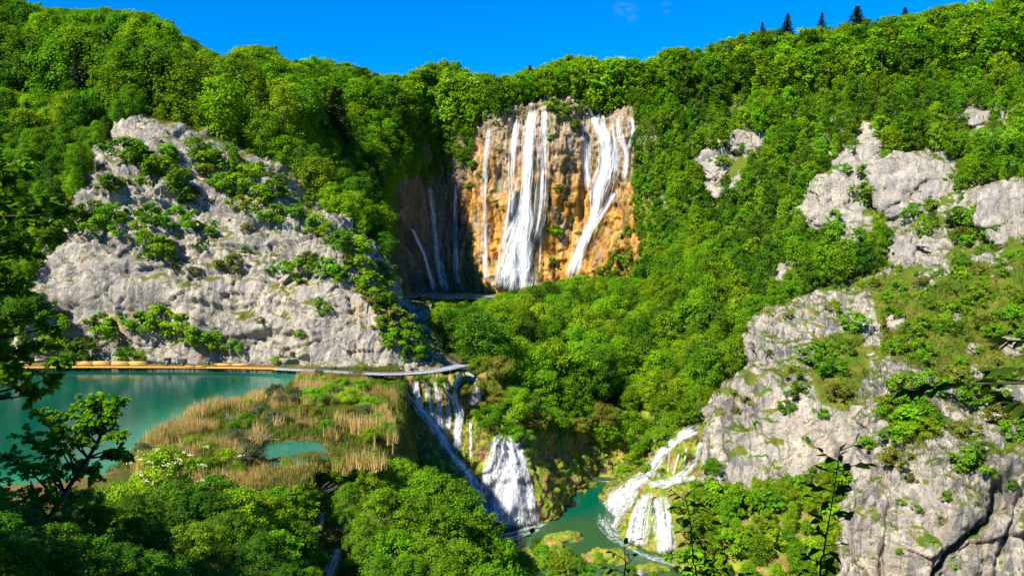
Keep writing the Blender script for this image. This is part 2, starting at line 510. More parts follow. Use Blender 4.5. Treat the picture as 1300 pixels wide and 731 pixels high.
def mat_fall(name, dens=0.5, freq=.9, wts=(.42, .36, .22), foam=(0.86, 0.88, 0.90)):
    """falling white water: streaks stretched along the fall, clear between them"""
    g = NT(name)
    uv = g.attr('flow').outputs['Vector']
    n1 = g.noise(uv, freq, 2, .5, stretch=(1.0, .05, 1), dist=.2)
    n2 = g.noise(uv, freq, 2, .5, stretch=(3.0, .10, 1), off=(8, 3, 1))
    n3 = g.noise(uv, freq, 4, .65, stretch=(1.2, .45, 1), off=(1, 30, 1))
    s = g.math('ADD', g.math('ADD', g.math('MULTIPLY', n1, wts[0]), g.math('MULTIPLY', n2, wts[1])), g.math('MULTIPLY', n3, wts[2]))
    ed = g.attr('edge').outputs['Fac']
    s = g.math('SUBTRACT', s, g.math('MULTIPLY', g.math('SUBTRACT', 1.0, ed), .16))
    a = g.map(s, .47 - .14 * dens, .78 - .16 * dens)
    a = g.math('MULTIPLY', a, g.map(ed, 0, .5), clamp=True)
    df = g.principled(foam, .6, .2)
    tl = g.n('ShaderNodeBsdfTranslucent'); tl.inputs['Color'].default_value = foam + (1,)
    m1 = g.n('ShaderNodeMixShader'); m1.inputs[0].default_value = .3
    g.l(df, m1.inputs[1]); g.l(tl.outputs[0], m1.inputs[2])
    tp = g.n('ShaderNodeBsdfTransparent')
    m2 = g.n('ShaderNodeMixShader'); g.l(a, m2.inputs[0]); g.l(tp.outputs[0], m2.inputs[1]); g.l(m1.outputs[0], m2.inputs[2])
    return g.done(m2.outputs[0])

def mat_plain(name, col, rough=.6, spec=.3, nscale=0, amt=.3, stretch=None, bump=0):
    g = NT(name)
    if nscale:
        p = g.n('ShaderNodeTexCoord').outputs['Object']
        n = g.noise(p, nscale, 5, .6, stretch=stretch)
        c = g.mix(g.map(n, .3, .7), tuple(x * (1 - amt) for x in col), tuple(min(1, x * (1 + amt)) for x in col))
        nm = g.bump(n, bump, .03) if bump else None
        return g.done(g.principled(c, rough, spec, nm))
    return g.done(g.principled(col, rough, spec))

M = {}
M['lime_left'] = mat_limestone('limestone', .8, .50, .7)
M['lime_right'] = mat_limestone('limestone_stained', .25, .50, 1.15, True)
M['lime_small'] = mat_limestone('limestone_bright', .2, .35, .4)
M['trav'] = mat_travertine('ochre_travertine')
M['tufa'] = mat_tufa('mossy_tufa', .75)
M['tufa_dry'] = mat_tufa('tufa', .35)
M['ground'] = mat_ground('forest_floor', (0.05, 0.075, 0.012), (0.10, 0.09, 0.03))
M['meadow'] = mat_ground('grassy_slope', (0.085, 0.14, 0.01), (0.12, 0.155, 0.015), rock=.35)
M['marsh'] = mat_ground('marsh', (0.10, 0.12, 0.02), (0.26, 0.18, 0.07))
M['plain'] = mat_ground('plain', (0.06, 0.09, 0.015), (0.10, 0.10, 0.03))
M['lake'] = mat_water('lake_water', (0.0, 0.064, 0.046), (0.024, 0.20, 0.115), spec=.32)
M['pool'] = mat_water('pool_water', (0.0, 0.085, 0.045), (0.030, 0.085, 0.028), spec=.35)
M['upper_pool'] = mat_water('upper_pool_water', (0.14, 0.32, 0.20), (0.24, 0.40, 0.25), use_attr=False)
M['fall'] = mat_fall('white_water', .46, 1.2)
M['fall_dense'] = mat_fall('white_water_dense', .68, 1.2)
M['fall_thin'] = mat_fall('white_water_thin', .40)
M['low_fall'] = mat_fall('low_white_water', .57, 2.2, (.28, .30, .42))
M['low_thin'] = mat_fall('low_white_threads', .4, 2.6, (.28, .30, .42))
M['foam'] = mat_fall('foam', .8)
M['bark'] = mat_bark('bark')
M['bark_pale'] = mat_bark('pale_bark', (0.2, 0.17, 0.13), (0.42, 0.37, 0.3))
M['bark_dark'] = mat_bark('dark_bark', (0.03, 0.024, 0.018), (0.08, 0.065, 0.05))
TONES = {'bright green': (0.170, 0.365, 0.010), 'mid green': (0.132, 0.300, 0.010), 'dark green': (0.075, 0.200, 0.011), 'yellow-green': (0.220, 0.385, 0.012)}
for k, c in TONES.items(): M['leaf ' + k] = mat_leaf('leaf_' + k.replace(' ', '_').replace('-', '_'), c)
M['leaf spruce'] = mat_leaf('spruce_needles', (0.05, 0.075, 0.035), trans=.1)
M['leaf olive'] = mat_leaf('olive_leaf', (0.19, 0.215, 0.03), trans=.35)
M['leaf grey'] = mat_leaf('grey_green_leaf', (0.075, 0.11, 0.055), trans=.25)
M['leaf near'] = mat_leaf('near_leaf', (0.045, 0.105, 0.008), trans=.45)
M['reed'] = mat_blade('reed_blade', [(0, (0.09, 0.14, 0.02)), (.3, (0.26, 0.22, 0.05)), (.6, (0.52, 0.36, 0.10)), (1, (0.66, 0.50, 0.20))])
M['grass'] = mat_blade('grass_blade', [(0, (0.05, 0.10, 0.008)), (.5, (0.12, 0.18, 0.012)), (1, (0.22, 0.22, 0.03))])
M['moss_blade'] = mat_blade('ledge_grass_blade', [(0, (0.055, 0.11, 0.008)), (.6, (0.13, 0.18, 0.012)), (1, (0.26, 0.22, 0.05))])
M['timber'] = mat_plain('fresh_timber', (0.56, 0.29, 0.065), .7, .2, 2.0, .3, (1, 6, 6))
M['timber_pale'] = mat_plain('pale_timber', (0.62, 0.40, 0.10), .7, .2, 2.0, .25, (1, 6, 6))
M['deck_grey'] = mat_plain('weathered_deck', (0.30, 0.315, 0.335), .75, .2, 1.5, .25)
M['post'] = mat_plain('wet_post', (0.07, 0.05, 0.035), .8, .2)
# ------------------------------------------------------------------ terrain
far = 5000.0
o = link('ground', make_mesh('ground', [(-far, -far, -45), (far, -far, -45), (far, far, -45), (-far, far, -45)], [(0, 1, 2, 3)], [M['plain']]))
o['kind'] = 'structure'

# -- valley floor: lake bed, reed plateau, gorge, slope under the viewpoint (world x, y -> z)
EDGE = [(-23, 176), (-21.5, 150), (-20, 140), (-18, 125), (-16.5, 112), (-16, 102), (-19, 95), (-26, 90), (-38, 82), (-62, 72), (-170, 62), (-170, 176)]
def wp(u, v, z=0.0):
    d = ray(u, v); t = (z - CAMZ) / d[2]; return (d[0] * t, d[1] * t)
LAKE = [(-170, 158), wp(380, 467.5), wp(378, 478), wp(352, 498), wp(330, 515), wp(285, 520), wp(258, 525), wp(225, 545), wp(190, 562), wp(165, 582), wp(130, 602), wp(60, 612), wp(-60, 622), (-170, 76)]
POND = [wp(338, 566), wp(362, 560), wp(400, 562), wp(412, 570), wp(408, 584), wp(385, 595), wp(352, 592), wp(335, 580)]
def zfun(x, y):
    sh = x.shape; xf, yf = x.ravel(), y.ravel()
    q = np.stack([xf, yf, 0 * xf], -1)
    d = poly_dist(EDGE, xf, yf)                       # + inside plateau
    w = 7 + 23 * sstep(104, 88, yf) * sstep(2, -14, xf)
    zz = np.where(d > 0, 0.35, -27.9 * sstep(-0.5, w, -d) + .35)
    zz += fbm(q / 6, 4, 3) * (0.28 + 0.9 * sstep(0, 6, -d))
    zz -= 2.2 * sstep(7, 0, d) * sstep(-34, -28, xf) * sstep(146, 140, yf) * (d > 0)
    dl = np.maximum(poly_dist(LAKE, xf, yf), poly_dist(POND, xf, yf))
    shore = np.clip(dl * .22, -0.25, 2.2)
    zz = np.where(d > -0.5, np.where(dl > -1.5, np.minimum(zz, .30) - np.clip(shore + .25, 0, 3), zz), zz)
    # lip of the lower falls, under the grey walkway
    # slope below the viewpoint, with an unseen hill added to the west for shade
    f = 21.7 - 0.50 * np.maximum(yf - 1.0, 0) - 0.7 * np.maximum(yf - 76 - 10 * sstep(-10, -30, xf), 0) + 0.30 * np.maximum(-xf, 0) * sstep(4, 30, yf) + .05 * np.maximum(-yf, 0)
    f += 59 * np.exp(-((xf + 66) / 21) ** 2 / 2 - ((yf + 24) / 32) ** 2 / 2)
    f += fbm(q / 9, 4, 8) * 0.9 * sstep(2, 14, np.hypot(xf, yf))
    zz = np.maximum(zz, np.where(yf < 112, f, -99))
    return zz.reshape(sh)
xs = np.arange(-170, 112, 0.75); ys = np.arange(-90, 178, 0.75)
X, Y = np.meshgrid(xs, ys)
Z = zfun(X, Y)
V = np.stack([X, Y, Z], -1).reshape(-1, 3); F = grid_faces(len(xs), len(ys))
o = link('valley_floor', make_mesh('valley_floor', V, F, [M['marsh']], True)); o['kind'] = 'structure'
TERR['valley'] = (V, F)

# -- cliffs and hills.  rows run bottom to top, columns left to right
LC = [
 [(-90,474,159),(-30,473,158),(40,473,157),(130,473,156),(200,473,156),(280,473,156),(345,474,155),(400,477,153),(450,478,150.5),(490,480,150),(548,478,152),(580,470,166)],
 [(-90,400,163),(-30,400,162),(40,390,160.5),(130,385,159.5),(200,385,159),(280,380,159),(345,380,158),(400,385,157),(450,395,155),(488,412,155),(535,455,157),(570,440,175)],
 [(-90,320,168),(-30,330,166),(40,335,165),(130,300,164),(200,290,165),(280,290,165),(345,295,164),(400,312,162),(445,332,162),(475,372,162),(520,430,163),(555,415,182)],
 [(-90,250,178),(-30,260,177),(52,270,174),(130,230,172),(200,220,175),(280,235,176),(345,245,174),(400,280,171),(445,299,170),(470,347,170),(508,410,169),(545,400,190)],
 [(-90,190,196),(-20,190,195),(60,212,188),(125,194,184),(195,166,189),(280,192,190),(345,217,188),(400,264,182),(442,290,178),(478,325,182),(508,388,180),(540,385,198)],
 [(-90,180,208),(-20,180,207),(60,205,200),(125,190,198),(195,164,203),(280,190,204),(345,214,202),(400,262,198),(446,288,196),(482,322,198),(512,380,198),(540,375,210)],
]
patch('left_cliff', 'left_cliff', LC, 420, 290, rock_disp(1.0, 1, 1.0, 1.2, 24), M['lime_left'])
o = bpy.data.objects['left_cliff']
tag(o, 'tall pale limestone cliff with shrubs on its ledges rising behind the lake', 'cliff')

LH = [
 [(-300,260,186),(-180,235,188),(-80,215,192),(0,210,195),(60,215,192),(125,202,190),(195,178,195),(280,202,196),(345,228,194),(400,275,190),(446,300,187),(486,332,190),(515,392,190)],
 [(-300,150,205),(-180,140,210),(-80,130,215),(0,130,218),(60,132,220),(125,128,220),(195,118,222),(280,135,226),(345,175,228),(400,230,228),(446,275,225),(488,318,228),(520,380,225)],
 [(-300,60,235),(-180,48,238),(-80,45,242),(0,45,245),(60,50,246),(125,58,246),(195,72,248),(280,112,256),(345,150,264),(400,190,266),(446,235,266),(488,290,268),(512,330,268)],
 [(-300,60,262),(-180,50,262),(-80,48,266),(0,48,270),(60,52,275),(125,60,278),(195,80,280),(280,118,290),(345,142,300),(400,160,300),(446,185,300),(488,215,305),(505,230,310)],
 [(-300,90,310),(-180,85,310),(-80,90,312),(0,92,315),(60,95,320),(125,100,325),(195,105,330),(280,118,335),(345,122,340),(400,128,342),(446,135,344),(488,140,345),(510,140,348)],
 [(-300,110,370),(-180,110,370),(-80,110,370),(0,110,380),(60,110,390),(125,110,395),(195,115,400),(280,120,400),(345,124,405),(400,128,405),(446,132,405),(488,135,405),(510,136,405)],
]
patch('left_hill', 'left_hillside', LH, 200, 150, soft_disp(1.6, 14, 21), M['ground'])

GW = [
 [(465,395,262),(480,388,285),(497,380,305),(520,378,322),(555,376,333),(590,376,334),(612,377,330),(650,378,326),(700,382,324),(750,385,322),(795,378,316),(825,370,308),(855,365,296)],
 [(462,340,264),(480,335,287),(499,325,307),(524,322,325),(556,320,336),(589,320,337),(612,318,331),(650,316,327),(700,318,325),(750,320,323),(792,315,318),(822,310,310),(855,310,300)],
 [(460,285,268),(480,275,290),(500,270,310),(526,265,329),(557,262,340),(590,262,339),(614,256,332),(650,252,328),(700,252,327),(750,252,325),(792,245,320),(822,245,314),(855,250,305)],
 [(458,235,276),(480,228,296),(502,222,316),(528,218,335),(558,215,344),(592,208,341),(616,196,333),(652,188,329),(700,188,328),(748,190,328),(792,195,323),(824,200,318),(858,205,312)],
 [(456,205,290),(480,195,306),(503,185,325),(530,180,342),(560,172,348),(594,162,343),(618,146,334),(655,135,330),(700,134,331),(748,142,333),(795,150,329),(830,152,326),(862,158,322)],
 [(456,175,315),(480,165,325),(505,155,340),(530,150,352),(562,146,356),(596,142,352),(620,134,345),(655,130,342),(700,130,343),(748,134,345),(798,136,343),(834,138,342),(866,138,340)],
 [(456,140,360),(480,138,365),(505,136,372),(530,136,380),(562,136,380),(596,134,380),(620,132,380),(655,130,380),(700,130,380),(748,130,380),(798,128,380),(834,126,380),(866,122,380)],
]
def wall_disp(p, n):
    d = rock_disp(1.3, 61, .28, 1.2)(p, n) + (ridged(p * np.array([1/1.7, 1/1.7, 1/16.]), 2, 66) - .5) * .8
    q = p + np.stack([fbm(p / 5, 2, 62), fbm(p / 5, 2, 63), 0 * p[:, 0]], -1) * .8
    F1, F2, r, t = cells(q / np.array([2.2, 2.2, 13.0]), 77, True)
    d = d + (r - .5) * 1.4 + t * .7 - .5 * (1 - sstep(0, .22, F2 - F1))
    F1, F2, r, t = cells(q / np.array([.9, .9, 5.0]), 78, True)
    d = d + (r - .5) * .6 - .25 * (1 - sstep(0, .2, F2 - F1))
    fl = ridged(q * np.array([1 / 3.2, 1 / 3.2, 1 / 40.]), 2, 68)
    return d + (fl - .4) * 1.3 + 2.2 * fbm(p * np.array([1 / 14., 1 / 14., 1 / 22.]), 2, 69)
patch('wall', 'waterfall_cliff', GW, 330, 300, wall_disp, M['trav'])
tag(bpy.data.objects['waterfall_cliff'], 'high ochre travertine wall the tallest waterfall runs down', 'cliff')

CS = [
 [(548,474,154),(600,471,158),(645,484,166),(690,500,174),(755,520,180),(830,537,180),(905,525,176)],
 [(560,430,198),(600,432,202),(645,442,206),(690,450,210),(755,455,212),(830,452,210),(905,420,205)],
 [(545,391,262),(600,394,262),(645,396,262),(690,397,262),(755,398,260),(830,383,254),(905,345,248)],
 [(530,380,300),(600,381,303),(650,381,305),(700,381,308),(755,381,305),(830,350,295),(905,300,285)],
 [(505,375,340),(600,374,346),(650,374,346),(700,374,346),(755,374,346),(830,330,330),(905,270,305)],
]
patch('center', 'forest_slope', CS, 150, 130, soft_disp(1.2, 10, 31), M['ground'])

RH = [
 [(815,548,180),(880,540,176),(960,475,176),(1040,418,176),(1120,398,172),(1200,378,168),(1300,350,165),(1500,290,160)],
 [(820,470,208),(890,430,205),(970,405,203),(1040,370,203),(1120,348,201),(1200,325,197),(1300,295,190),(1500,230,185)],
 [(822,400,252),(890,360,248),(970,325,245),(1040,290,242),(1120,258,238),(1200,240,233),(1300,218,224),(1500,150,215)],
 [(822,345,288),(890,280,286),(970,238,280),(1040,200,276),(1120,172,272),(1200,150,266),(1300,120,258),(1500,50,245)],
 [(828,250,308),(890,195,310),(970,160,308),(1040,130,306),(1120,108,302),(1200,88,294),(1300,58,284),(1500,-10,270)],
 [(838,165,325),(895,118,334),(965,92,335),(1040,74,332),(1120,58,328),(1200,44,320),(1300,20,310),(1500,-50,295)],
 [(838,132,346),(895,110,355),(965,88,355),(1040,72,352),(1120,57,348),(1200,44,340),(1300,22,330),(1500,-45,315)],
 [(838,128,385),(895,112,400),(965,95,400),(1040,80,400),(1120,66,395),(1200,55,390),(1300,35,380),(1500,-20,365)],
]
BARE = [[(1018,262),(1060,205),(1088,172),(1112,176),(1118,230),(1104,290),(1090,315),(1050,285)],[(1118,222),(1150,194),(1205,188),(1212,218),(1192,258),(1150,282),(1115,290)],[(1195,262),(1230,242),(1340,225),(1340,315),(1250,292),(1200,285)],
        [(1135,302),(1200,302),(1205,345),(1140,345)],[(925,160),(968,160),(962,205),(932,205)],[(890,195),(925,195),(920,230),(892,232)],[(985,332),(1002,332),(1002,358),(985,358)],[(1222,138),(1250,138),(1250,162),(1222,162)],[(895,228),(948,228),(945,252),(900,252)],[(806,328),(830,328),(830,372),(806,372)],[(1255,135),(1280,135),(1280,160),(1255,160)]]
RH_ROCK = None
def rh_disp(p, n):
    global RH_ROCK
    u, v, f = proj(p)
    d = np.full(len(p), -999.0)
    for b in BARE: d = np.maximum(d, poly_dist(b, u, v))
    m = sstep(-6, 5, d + 11 * fbm(p / 4.5, 4, 43))
    m = np.maximum(m, .9 * sstep(.62, .85, fbm(p / 5, 4, 44)) * sstep(250, 225, p[:, 1]) * sstep(1000, 1060, u))
    RH_ROCK = m
    return fbm(p / 14, 4, 41) * 1.8 + fbm(p / 2.5, 3, 42) * .5 * sstep(230, 190, p[:, 1]) + m * (rock_disp(.75, 45, 1.2)(p, n) * .9 + 1.6)
patch('right_hill', 'right_hillside', RH, 430, 380, rh_disp, M['meadow'])
_me = bpy.data.objects['right_hillside'].data; _at = _me.attributes.new('bare', 'FLOAT', 'POINT'); _at.data.foreach_set('value', RH_ROCK.astype(np.float32))

R1 = [
 [(872,598,162),(884,616,140),(930,622,137),(985,622,135),(1040,612,133),(1090,590,132),(1140,590,140)],
 [(884,560,164),(895,560,143),(935,550,140.5),(990,548,138.5),(1040,535,137),(1090,528,136),(1150,528,142)],
 [(900,508,168),(916,504,150),(950,490,148.5),(1000,492,147.5),(1045,482,147),(1098,472,147),(1160,470,152)],
 [(935,470,176),(953,474,158),(982,464,157.5),(1020,450,157),(1060,440,156),(1110,437,156),(1170,435,160)],
 [(945,428,182),(960,430,165),(987,415,164),(1025,405,163),(1065,400,163),(1120,408,162),(1180,408,165)],
 [(968,394,188),(986,399,172),(1016,385,172),(1050,375,172),(1085,379,172),(1130,388,172),(1190,388,174)],
 [(972,392,198),(990,396,186),(1018,384,186),(1050,376,186),(1085,378,186),(1130,388,186),(1190,388,188)],
]
patch('cliff1', 'stepped_cliff', R1, 230, 250, rock_disp(.85, 101, .95, 1.3, 0), M['lime_right'])
tag(bpy.data.objects['stepped_cliff'], 'stepped grey limestone buttress right of the small cascade', 'cliff')
R2 = [
 [(1048,760,133),(1040,800,113),(1100,810,110),(1180,820,107),(1260,820,105),(1400,820,101),(1550,820,98)],
 [(1058,690,134),(1052,720,115),(1110,715,111),(1185,715,109),(1265,715,107),(1400,715,103),(1550,710,100)],
 [(1068,630,137),(1062,645,118),(1115,630,115),(1190,630,112),(1270,630,110),(1400,625,106),(1550,610,103)],
 [(1085,585,140),(1088,592,122),(1132,575,119),(1200,570,117),(1275,570,115),(1400,560,111),(1550,540,108)],
 [(1095,540,145),(1108,542,129),(1152,525,126.5),(1210,520,125),(1280,520,123),(1400,505,119),(1550,480,115)],
 [(1105,480,152),(1122,484,138),(1162,470,137),(1220,465,136),(1285,455,134),(1400,440,129),(1550,405,125)],
 [(1115,425,165),(1135,425,152),(1172,415,151),(1225,405,150),(1290,395,147),(1400,372,142),(1550,330,138)],
 [(1120,392,180),(1140,388,170),(1180,376,169),(1230,365,167),(1295,350,164),(1400,320,158),(1550,275,153)],
]
def line_px(L, u, v):
    d = np.full(u.shape, 1e9)
    for a, b in zip(L[:-1], L[1:]):
        a, b = np.array(a, float), np.array(b, float); e = b - a
        t = np.clip(((u - a[0]) * e[0] + (v - a[1]) * e[1]) / (e @ e), 0, 1)
        d = np.minimum(d, np.hypot(u - a[0] - t * e[0], v - a[1] - t * e[1]))
    return d
def r2_disp(p, n):
    u, v, f = proj(p); w = 5 * fbm(p / 3, 3, 139)
    d = rock_disp(.95, 131, .85, 1.6, -5)(p, n)
    d -= 2.6 * sstep(8, 1, line_px([(1180,740),(1215,690),(1252,655),(1275,610),(1300,590)], u + w, v + w)) 
    d += 1.5 * sstep(-30, 0, -line_px([(1170,720),(1205,672),(1240,635),(1262,600)], u, v))
    d -= 1.6 * sstep(7, 1, line_px([(1265,735),(1290,640),(1330,560)], u + w, v)) + 1.2 * sstep(5, 1, line_px([(1128,640),(1122,700),(1118,760)], u + w, v))
    return d
patch('cliff2', 'front_cliff', R2, 340, 350, r2_disp, M['lime_right'])
tag(bpy.data.objects['front_cliff'], 'big streaked limestone cliff filling the lower right of the view', 'cliff')

GU = [
 [(845,745,117),(920,745,115),(980,750,113),(1040,760,113),(1100,780,114)],
 [(862,690,125),(920,690,122),(980,690,120),(1040,690,119),(1095,700,121)],
 [(880,650,133),(925,645,130),(980,640,128),(1040,640,127),(1095,640,129)],
 [(893,606,143),(930,606,140),(985,600,138),(1040,585,137),(1098,575,138)],
 [(905,580,150),(940,575,148),(990,560,147),(1045,545,145),(1105,535,147)],
]
patch('gully', 'gully_slope', GU, 90, 100, soft_disp(.9, 5, 51), M['tufa_dry'])

SW = [
 [(560,695,128),(600,676,137),(640,676,137.5),(692,664,139.5),(722,645,149),(770,616,166),(835,604,173)],
 [(552,640,132),(596,622,139),(640,615,139.5),(682,602,142.5),(712,600,154),(765,590,170),(835,590,173)],
 [(541,600,137),(591,577,142.5),(630,562,142),(664,562,145.5),(700,572,160),(760,568,172),(835,576,173)],
 [(531,560,141),(572,556,145.5),(616,553,146),(648,546,149.5),(695,547,164),(755,549,172),(835,561,172)],
 [(521,515,146),(561,516,149),(606,516,150),(646,517,155),(695,527,167),(755,537,172),(835,551,173)],
 [(505,481,148.5),(550,479,150.5),(595,478,152),(640,492,158),(690,508,171),(755,522,177),(835,538,178)],
 [(500,473,160),(555,471,161),(600,470,164),(645,478,172),(690,494,184),(755,508,190),(835,524,192)],
]
def tufa_disp(p, n):
    d = rock_disp(.55, 151, .8, 1.6)(p, n)
    F1, F2, r = cells(p / np.array([1.3, 1.3, 6.0]), 91)
    return d + (r - .5) * .9
patch('sast', 'travertine_barrier', SW, 280, 220, tufa_disp, M['tufa'])
tag(bpy.data.objects['travertine_barrier'], 'mossy travertine barrier below the grey walkway', 'cliff')

RC = [
 [(765,658,147),(792,694,132),(830,716,125.5),(880,722,124),(925,704,126)],
 [(763,632,154),(797,650,139),(836,668,131),(886,668,129),(927,652,131)],
 [(776,614,158),(802,617,144),(840,620,136.5),(890,617,135.5),(930,612,137)],
 [(800,603,160),(825,604,148),(850,610,141),(890,608,140),(930,602,141)],
 [(830,572,160),(846,567,150),(866,567,145),(896,567,144),(930,562,145)],
 [(850,554,162),(863,549,154),(881,546,149),(906,543,148),(932,540,148)],
 [(858,540,178),(872,538,174),(891,536,172),(912,534,172),(936,530,172)],
]
patch('rcasc', 'tufa_mound', RC, 170, 190, lambda p, n: rock_disp(.45, 171, .8, 1.3)(p, n), M['tufa'])
tag(bpy.data.objects['tufa_mound'], 'stepped mossy tufa mound under the right-hand cascade', 'cliff')

for _n in ('front_cliff', 'stepped_cliff'):
    _me = bpy.data.objects[_n].data; _v = TERR['cliff2' if _n == 'front_cliff' else 'cliff1'][0]
    _u, _w, _f = proj(_v)
    _d = np.maximum(poly_dist([(1105,375),(1115,330),(1400,280),(1400,470),(1290,480),(1235,500),(1185,470),(1130,455)], _u, _w), poly_dist([(1125,515),(1170,505),(1190,545),(1160,570),(1130,545)], _u, _w))
    _d = np.maximum(_d, poly_dist([(1035,420),(1100,410),(1110,470),(1080,530),(1040,520),(1020,470)], _u, _w) - 6)
    _at = _me.attributes.new('green', 'FLOAT', 'POINT'); _at.data.foreach_set('value', sstep(-14, 12, _d).astype(np.float32))
    GREENV = globals().setdefault('GREENV', {}); GREENV[_n] = _d

def build_bvh(keys):
    Vs, Fs, n = [], [], 0
    for k in keys:
        v, f = TERR[k]; Vs.append(v); Fs.append(f + n); n += len(v)
    return BVHTree.FromPolygons(np.concatenate(Vs).tolist(), np.concatenate(Fs).tolist())
BVH = build_bvh(list(TERR))
CAMV = Vector((0, 0, CAMZ))
def hit(u, v, bvh=None):
    d = Vector(ray(u, v)).normalized()
    p, n, i, t = (bvh or BVH).ray_cast(CAMV, d)
    return (None, None) if p is None else (np.array(p), np.array(n if n.dot(d) < 0 else -n))

# -- water surfaces
def water_sheet(name, poly, z, step, mat, kind='structure', shore=None, extra=None):
    poly = np.asarray(poly, float)
    x0, y0 = poly.min(0); x1, y1 = poly.max(0)
    xs = np.arange(x0, x1 + step, step); ys = np.arange(y0, y1 + step, step)
    X, Y = np.meshgrid(xs, ys)
    V = np.stack([X, Y, np.full_like(X, z)], -1).reshape(-1, 3); F = grid_faces(len(xs), len(ys))
    d = poly_dist(poly, V[:, 0], V[:, 1])
    keep = (d[F] > -step * 1.5).all(1); F = F[keep]
    used = np.unique(F); remap = np.zeros(len(V), int); remap[used] = np.arange(len(used))
    sd = shore(V[used, 0], V[used, 1]) if shore else np.clip(1 - d[used] / 8, 0, 1)
    o = link(name, make_mesh(name, V[used], remap[F], [mat], True, {'shore': ('POINT', sd)}))
    o['kind'] = kind
    return o
SHORE_LINE = LAKE[1:-1]
def lake_shore(x, y):
    d = np.full(x.shape, 1e9)
    for a, b in zip(SHORE_LINE[:-1], SHORE_LINE[1:]):
        a, b = np.array(a), np.array(b); e = b - a
        t = np.clip(((x - a[0]) * e[0] + (y - a[1]) * e[1]) / (e @ e), 0, 1)
        d = np.minimum(d, np.hypot(x - a[0] - t * e[0], y - a[1] - t * e[1]))
    return np.clip(1 - d / 11, 0, 1) ** 1.2
water_sheet('lake', LAKE, 0.0, 1.0, M['lake'], shore=lake_shore)
water_sheet('pond', POND, 0.02, .5, M['lake'], shore=lambda x, y: np.full(x.shape, .55))
GP = [wp(690, 612, -26), wp(770, 608, -26), wp(840, 615, -26), wp(880, 690, -26), wp(930, 745, -26), wp(700, 760, -26), wp(560, 720, -26), wp(560, 680, -26)]
DEEP = [wp(700, 625, -26), wp(735, 618, -26), wp(800, 615, -26), wp(790, 640, -26), wp(755, 655, -26), wp(700, 660, -26), wp(680, 655, -26)]
def pool_shore(x, y): return np.clip(.5 - poly_dist(DEEP, x, y) / 7, 0, 1)
water_sheet('pool', GP, -25.75, .8, M['pool'], shore=pool_shore)
water_sheet('upper_pool', [P(500, 376, 325)[:2], P(560, 373, 334)[:2], P(650, 373, 328)[:2], P(700, 376, 318)[:2], P(660, 382, 298)[:2], P(560, 383, 295)[:2], P(510, 381, 305)[:2]], 1.9, 1.5, M['upper_pool'])
# ------------------------------------------------------------------ plants
def unit(v): return v / (np.linalg.norm(v, axis=-1, keepdims=True) + 1e-9)

def leaf_quads(p, nrm, L, Wd, rng, droop=None):
    """rhombic leaves at p, facing nrm"""
    n = len(p)
    t = unit(np.cross(nrm, rng.normal(size=(n, 3))))
    if droop is not None: t = unit(t + droop)
    b = unit(np.cross(nrm, t))
    L = np.broadcast_to(np.asarray(L, float), (n,))[:, None]; Wd = np.broadcast_to(np.asarray(Wd, float), (n,))[:, None]
    V = np.stack([p + t * L * .5, p + b * Wd * .5 + nrm * Wd * .12, p - t * L * .5, p - b * Wd * .5 + nrm * Wd * .12], 1).reshape(-1, 3)
    return V, np.arange(4 * n).reshape(-1, 4)

def crown(seed, h, r, base, nc, nl, leaf, peak=.42, flat=.72, spread=1.0, fat=1.0):
    rng = np.random.default_rng(seed)
    t = (np.arange(nc) + rng.uniform(.2, .8, nc)) / nc
    t = t ** .85
    env = np.sin(np.pi * np.clip(t, 0, 1) ** (np.log(.5) / np.log(peak))) ** .62
    env = np.maximum(env, .15)
    a = np.arange(nc) * 2.39996 + rng.normal(0, .5, nc)
    rad = env * r * rng.uniform(.42, 1.0, nc) * (1 + .22 * np.sin(2 * a + seed) + .12 * np.sin(3 * a + 2 * seed)) * spread
    c = np.stack([np.cos(a) * rad, np.sin(a) * rad, h * (base + (1 - base) * (t * .92 + .02))], -1)
    cr = r * rng.uniform(.13, .40, nc) * fat
    c += rng.normal(0, .10 * r, c.shape)
    c[:, 2] = np.minimum(c[:, 2], h - cr * flat)
    ci = np.repeat(np.arange(nc), nl)
    d = rng.normal(size=(len(ci), 3)); d[:, 2] += .45; d = unit(d)
    p = c[ci] + d * (cr[ci] * rng.uniform(.2, 1.3, len(ci)) ** .7)[:, None] * np.array([1, 1, flat])
    out = unit(c[ci] * np.array([1, 1, .3]) + 1e-3)
    nrm = unit(d * .55 + out * .25 + np.array([0, 0, .55]) + rng.normal(size=p.shape) * .38)
    s = leaf * rng.uniform(.7, 1.3, len(p))
    V, F = leaf_quads(p, nrm, s, s * .72, rng)
    tint = np.clip(rng.uniform(.25, .75, nc)[ci] + rng.normal(0, .13, len(ci)), 0, 1)
    return V, F, np.repeat(tint, 4), c, cr

def tube(pts, rad, sides=6):
    pts = np.asarray(pts, float); k = len(pts)
    T = unit(np.gradient(pts, axis=0))
    ref = np.array([.31, .95, .05]); A = unit(np.cross(T, ref)); B = np.cross(T, A)
    th = np.linspace(0, 2 * np.pi, sides, endpoint=False)
    ring = np.cos(th)[None, :, None] * A[:, None] + np.sin(th)[None, :, None] * B[:, None]
    V = (pts[:, None] + ring * np.asarray(rad, float)[:, None, None]).reshape(-1, 3)
    i = np.arange(k - 1)[:, None] * sides; j = np.arange(sides)[None]
    F = np.stack([i + j, i + (j + 1) % sides, i + sides + (j + 1) % sides, i + sides + j], -1).reshape(-1, 4)
    return V, F

def cat_mesh(parts):
    Vs, Fs, n = [], [], 0
    for v, f in parts: Vs.append(v); Fs.append(f + n); n += len(v)
    return np.concatenate(Vs), np.concatenate(Fs)

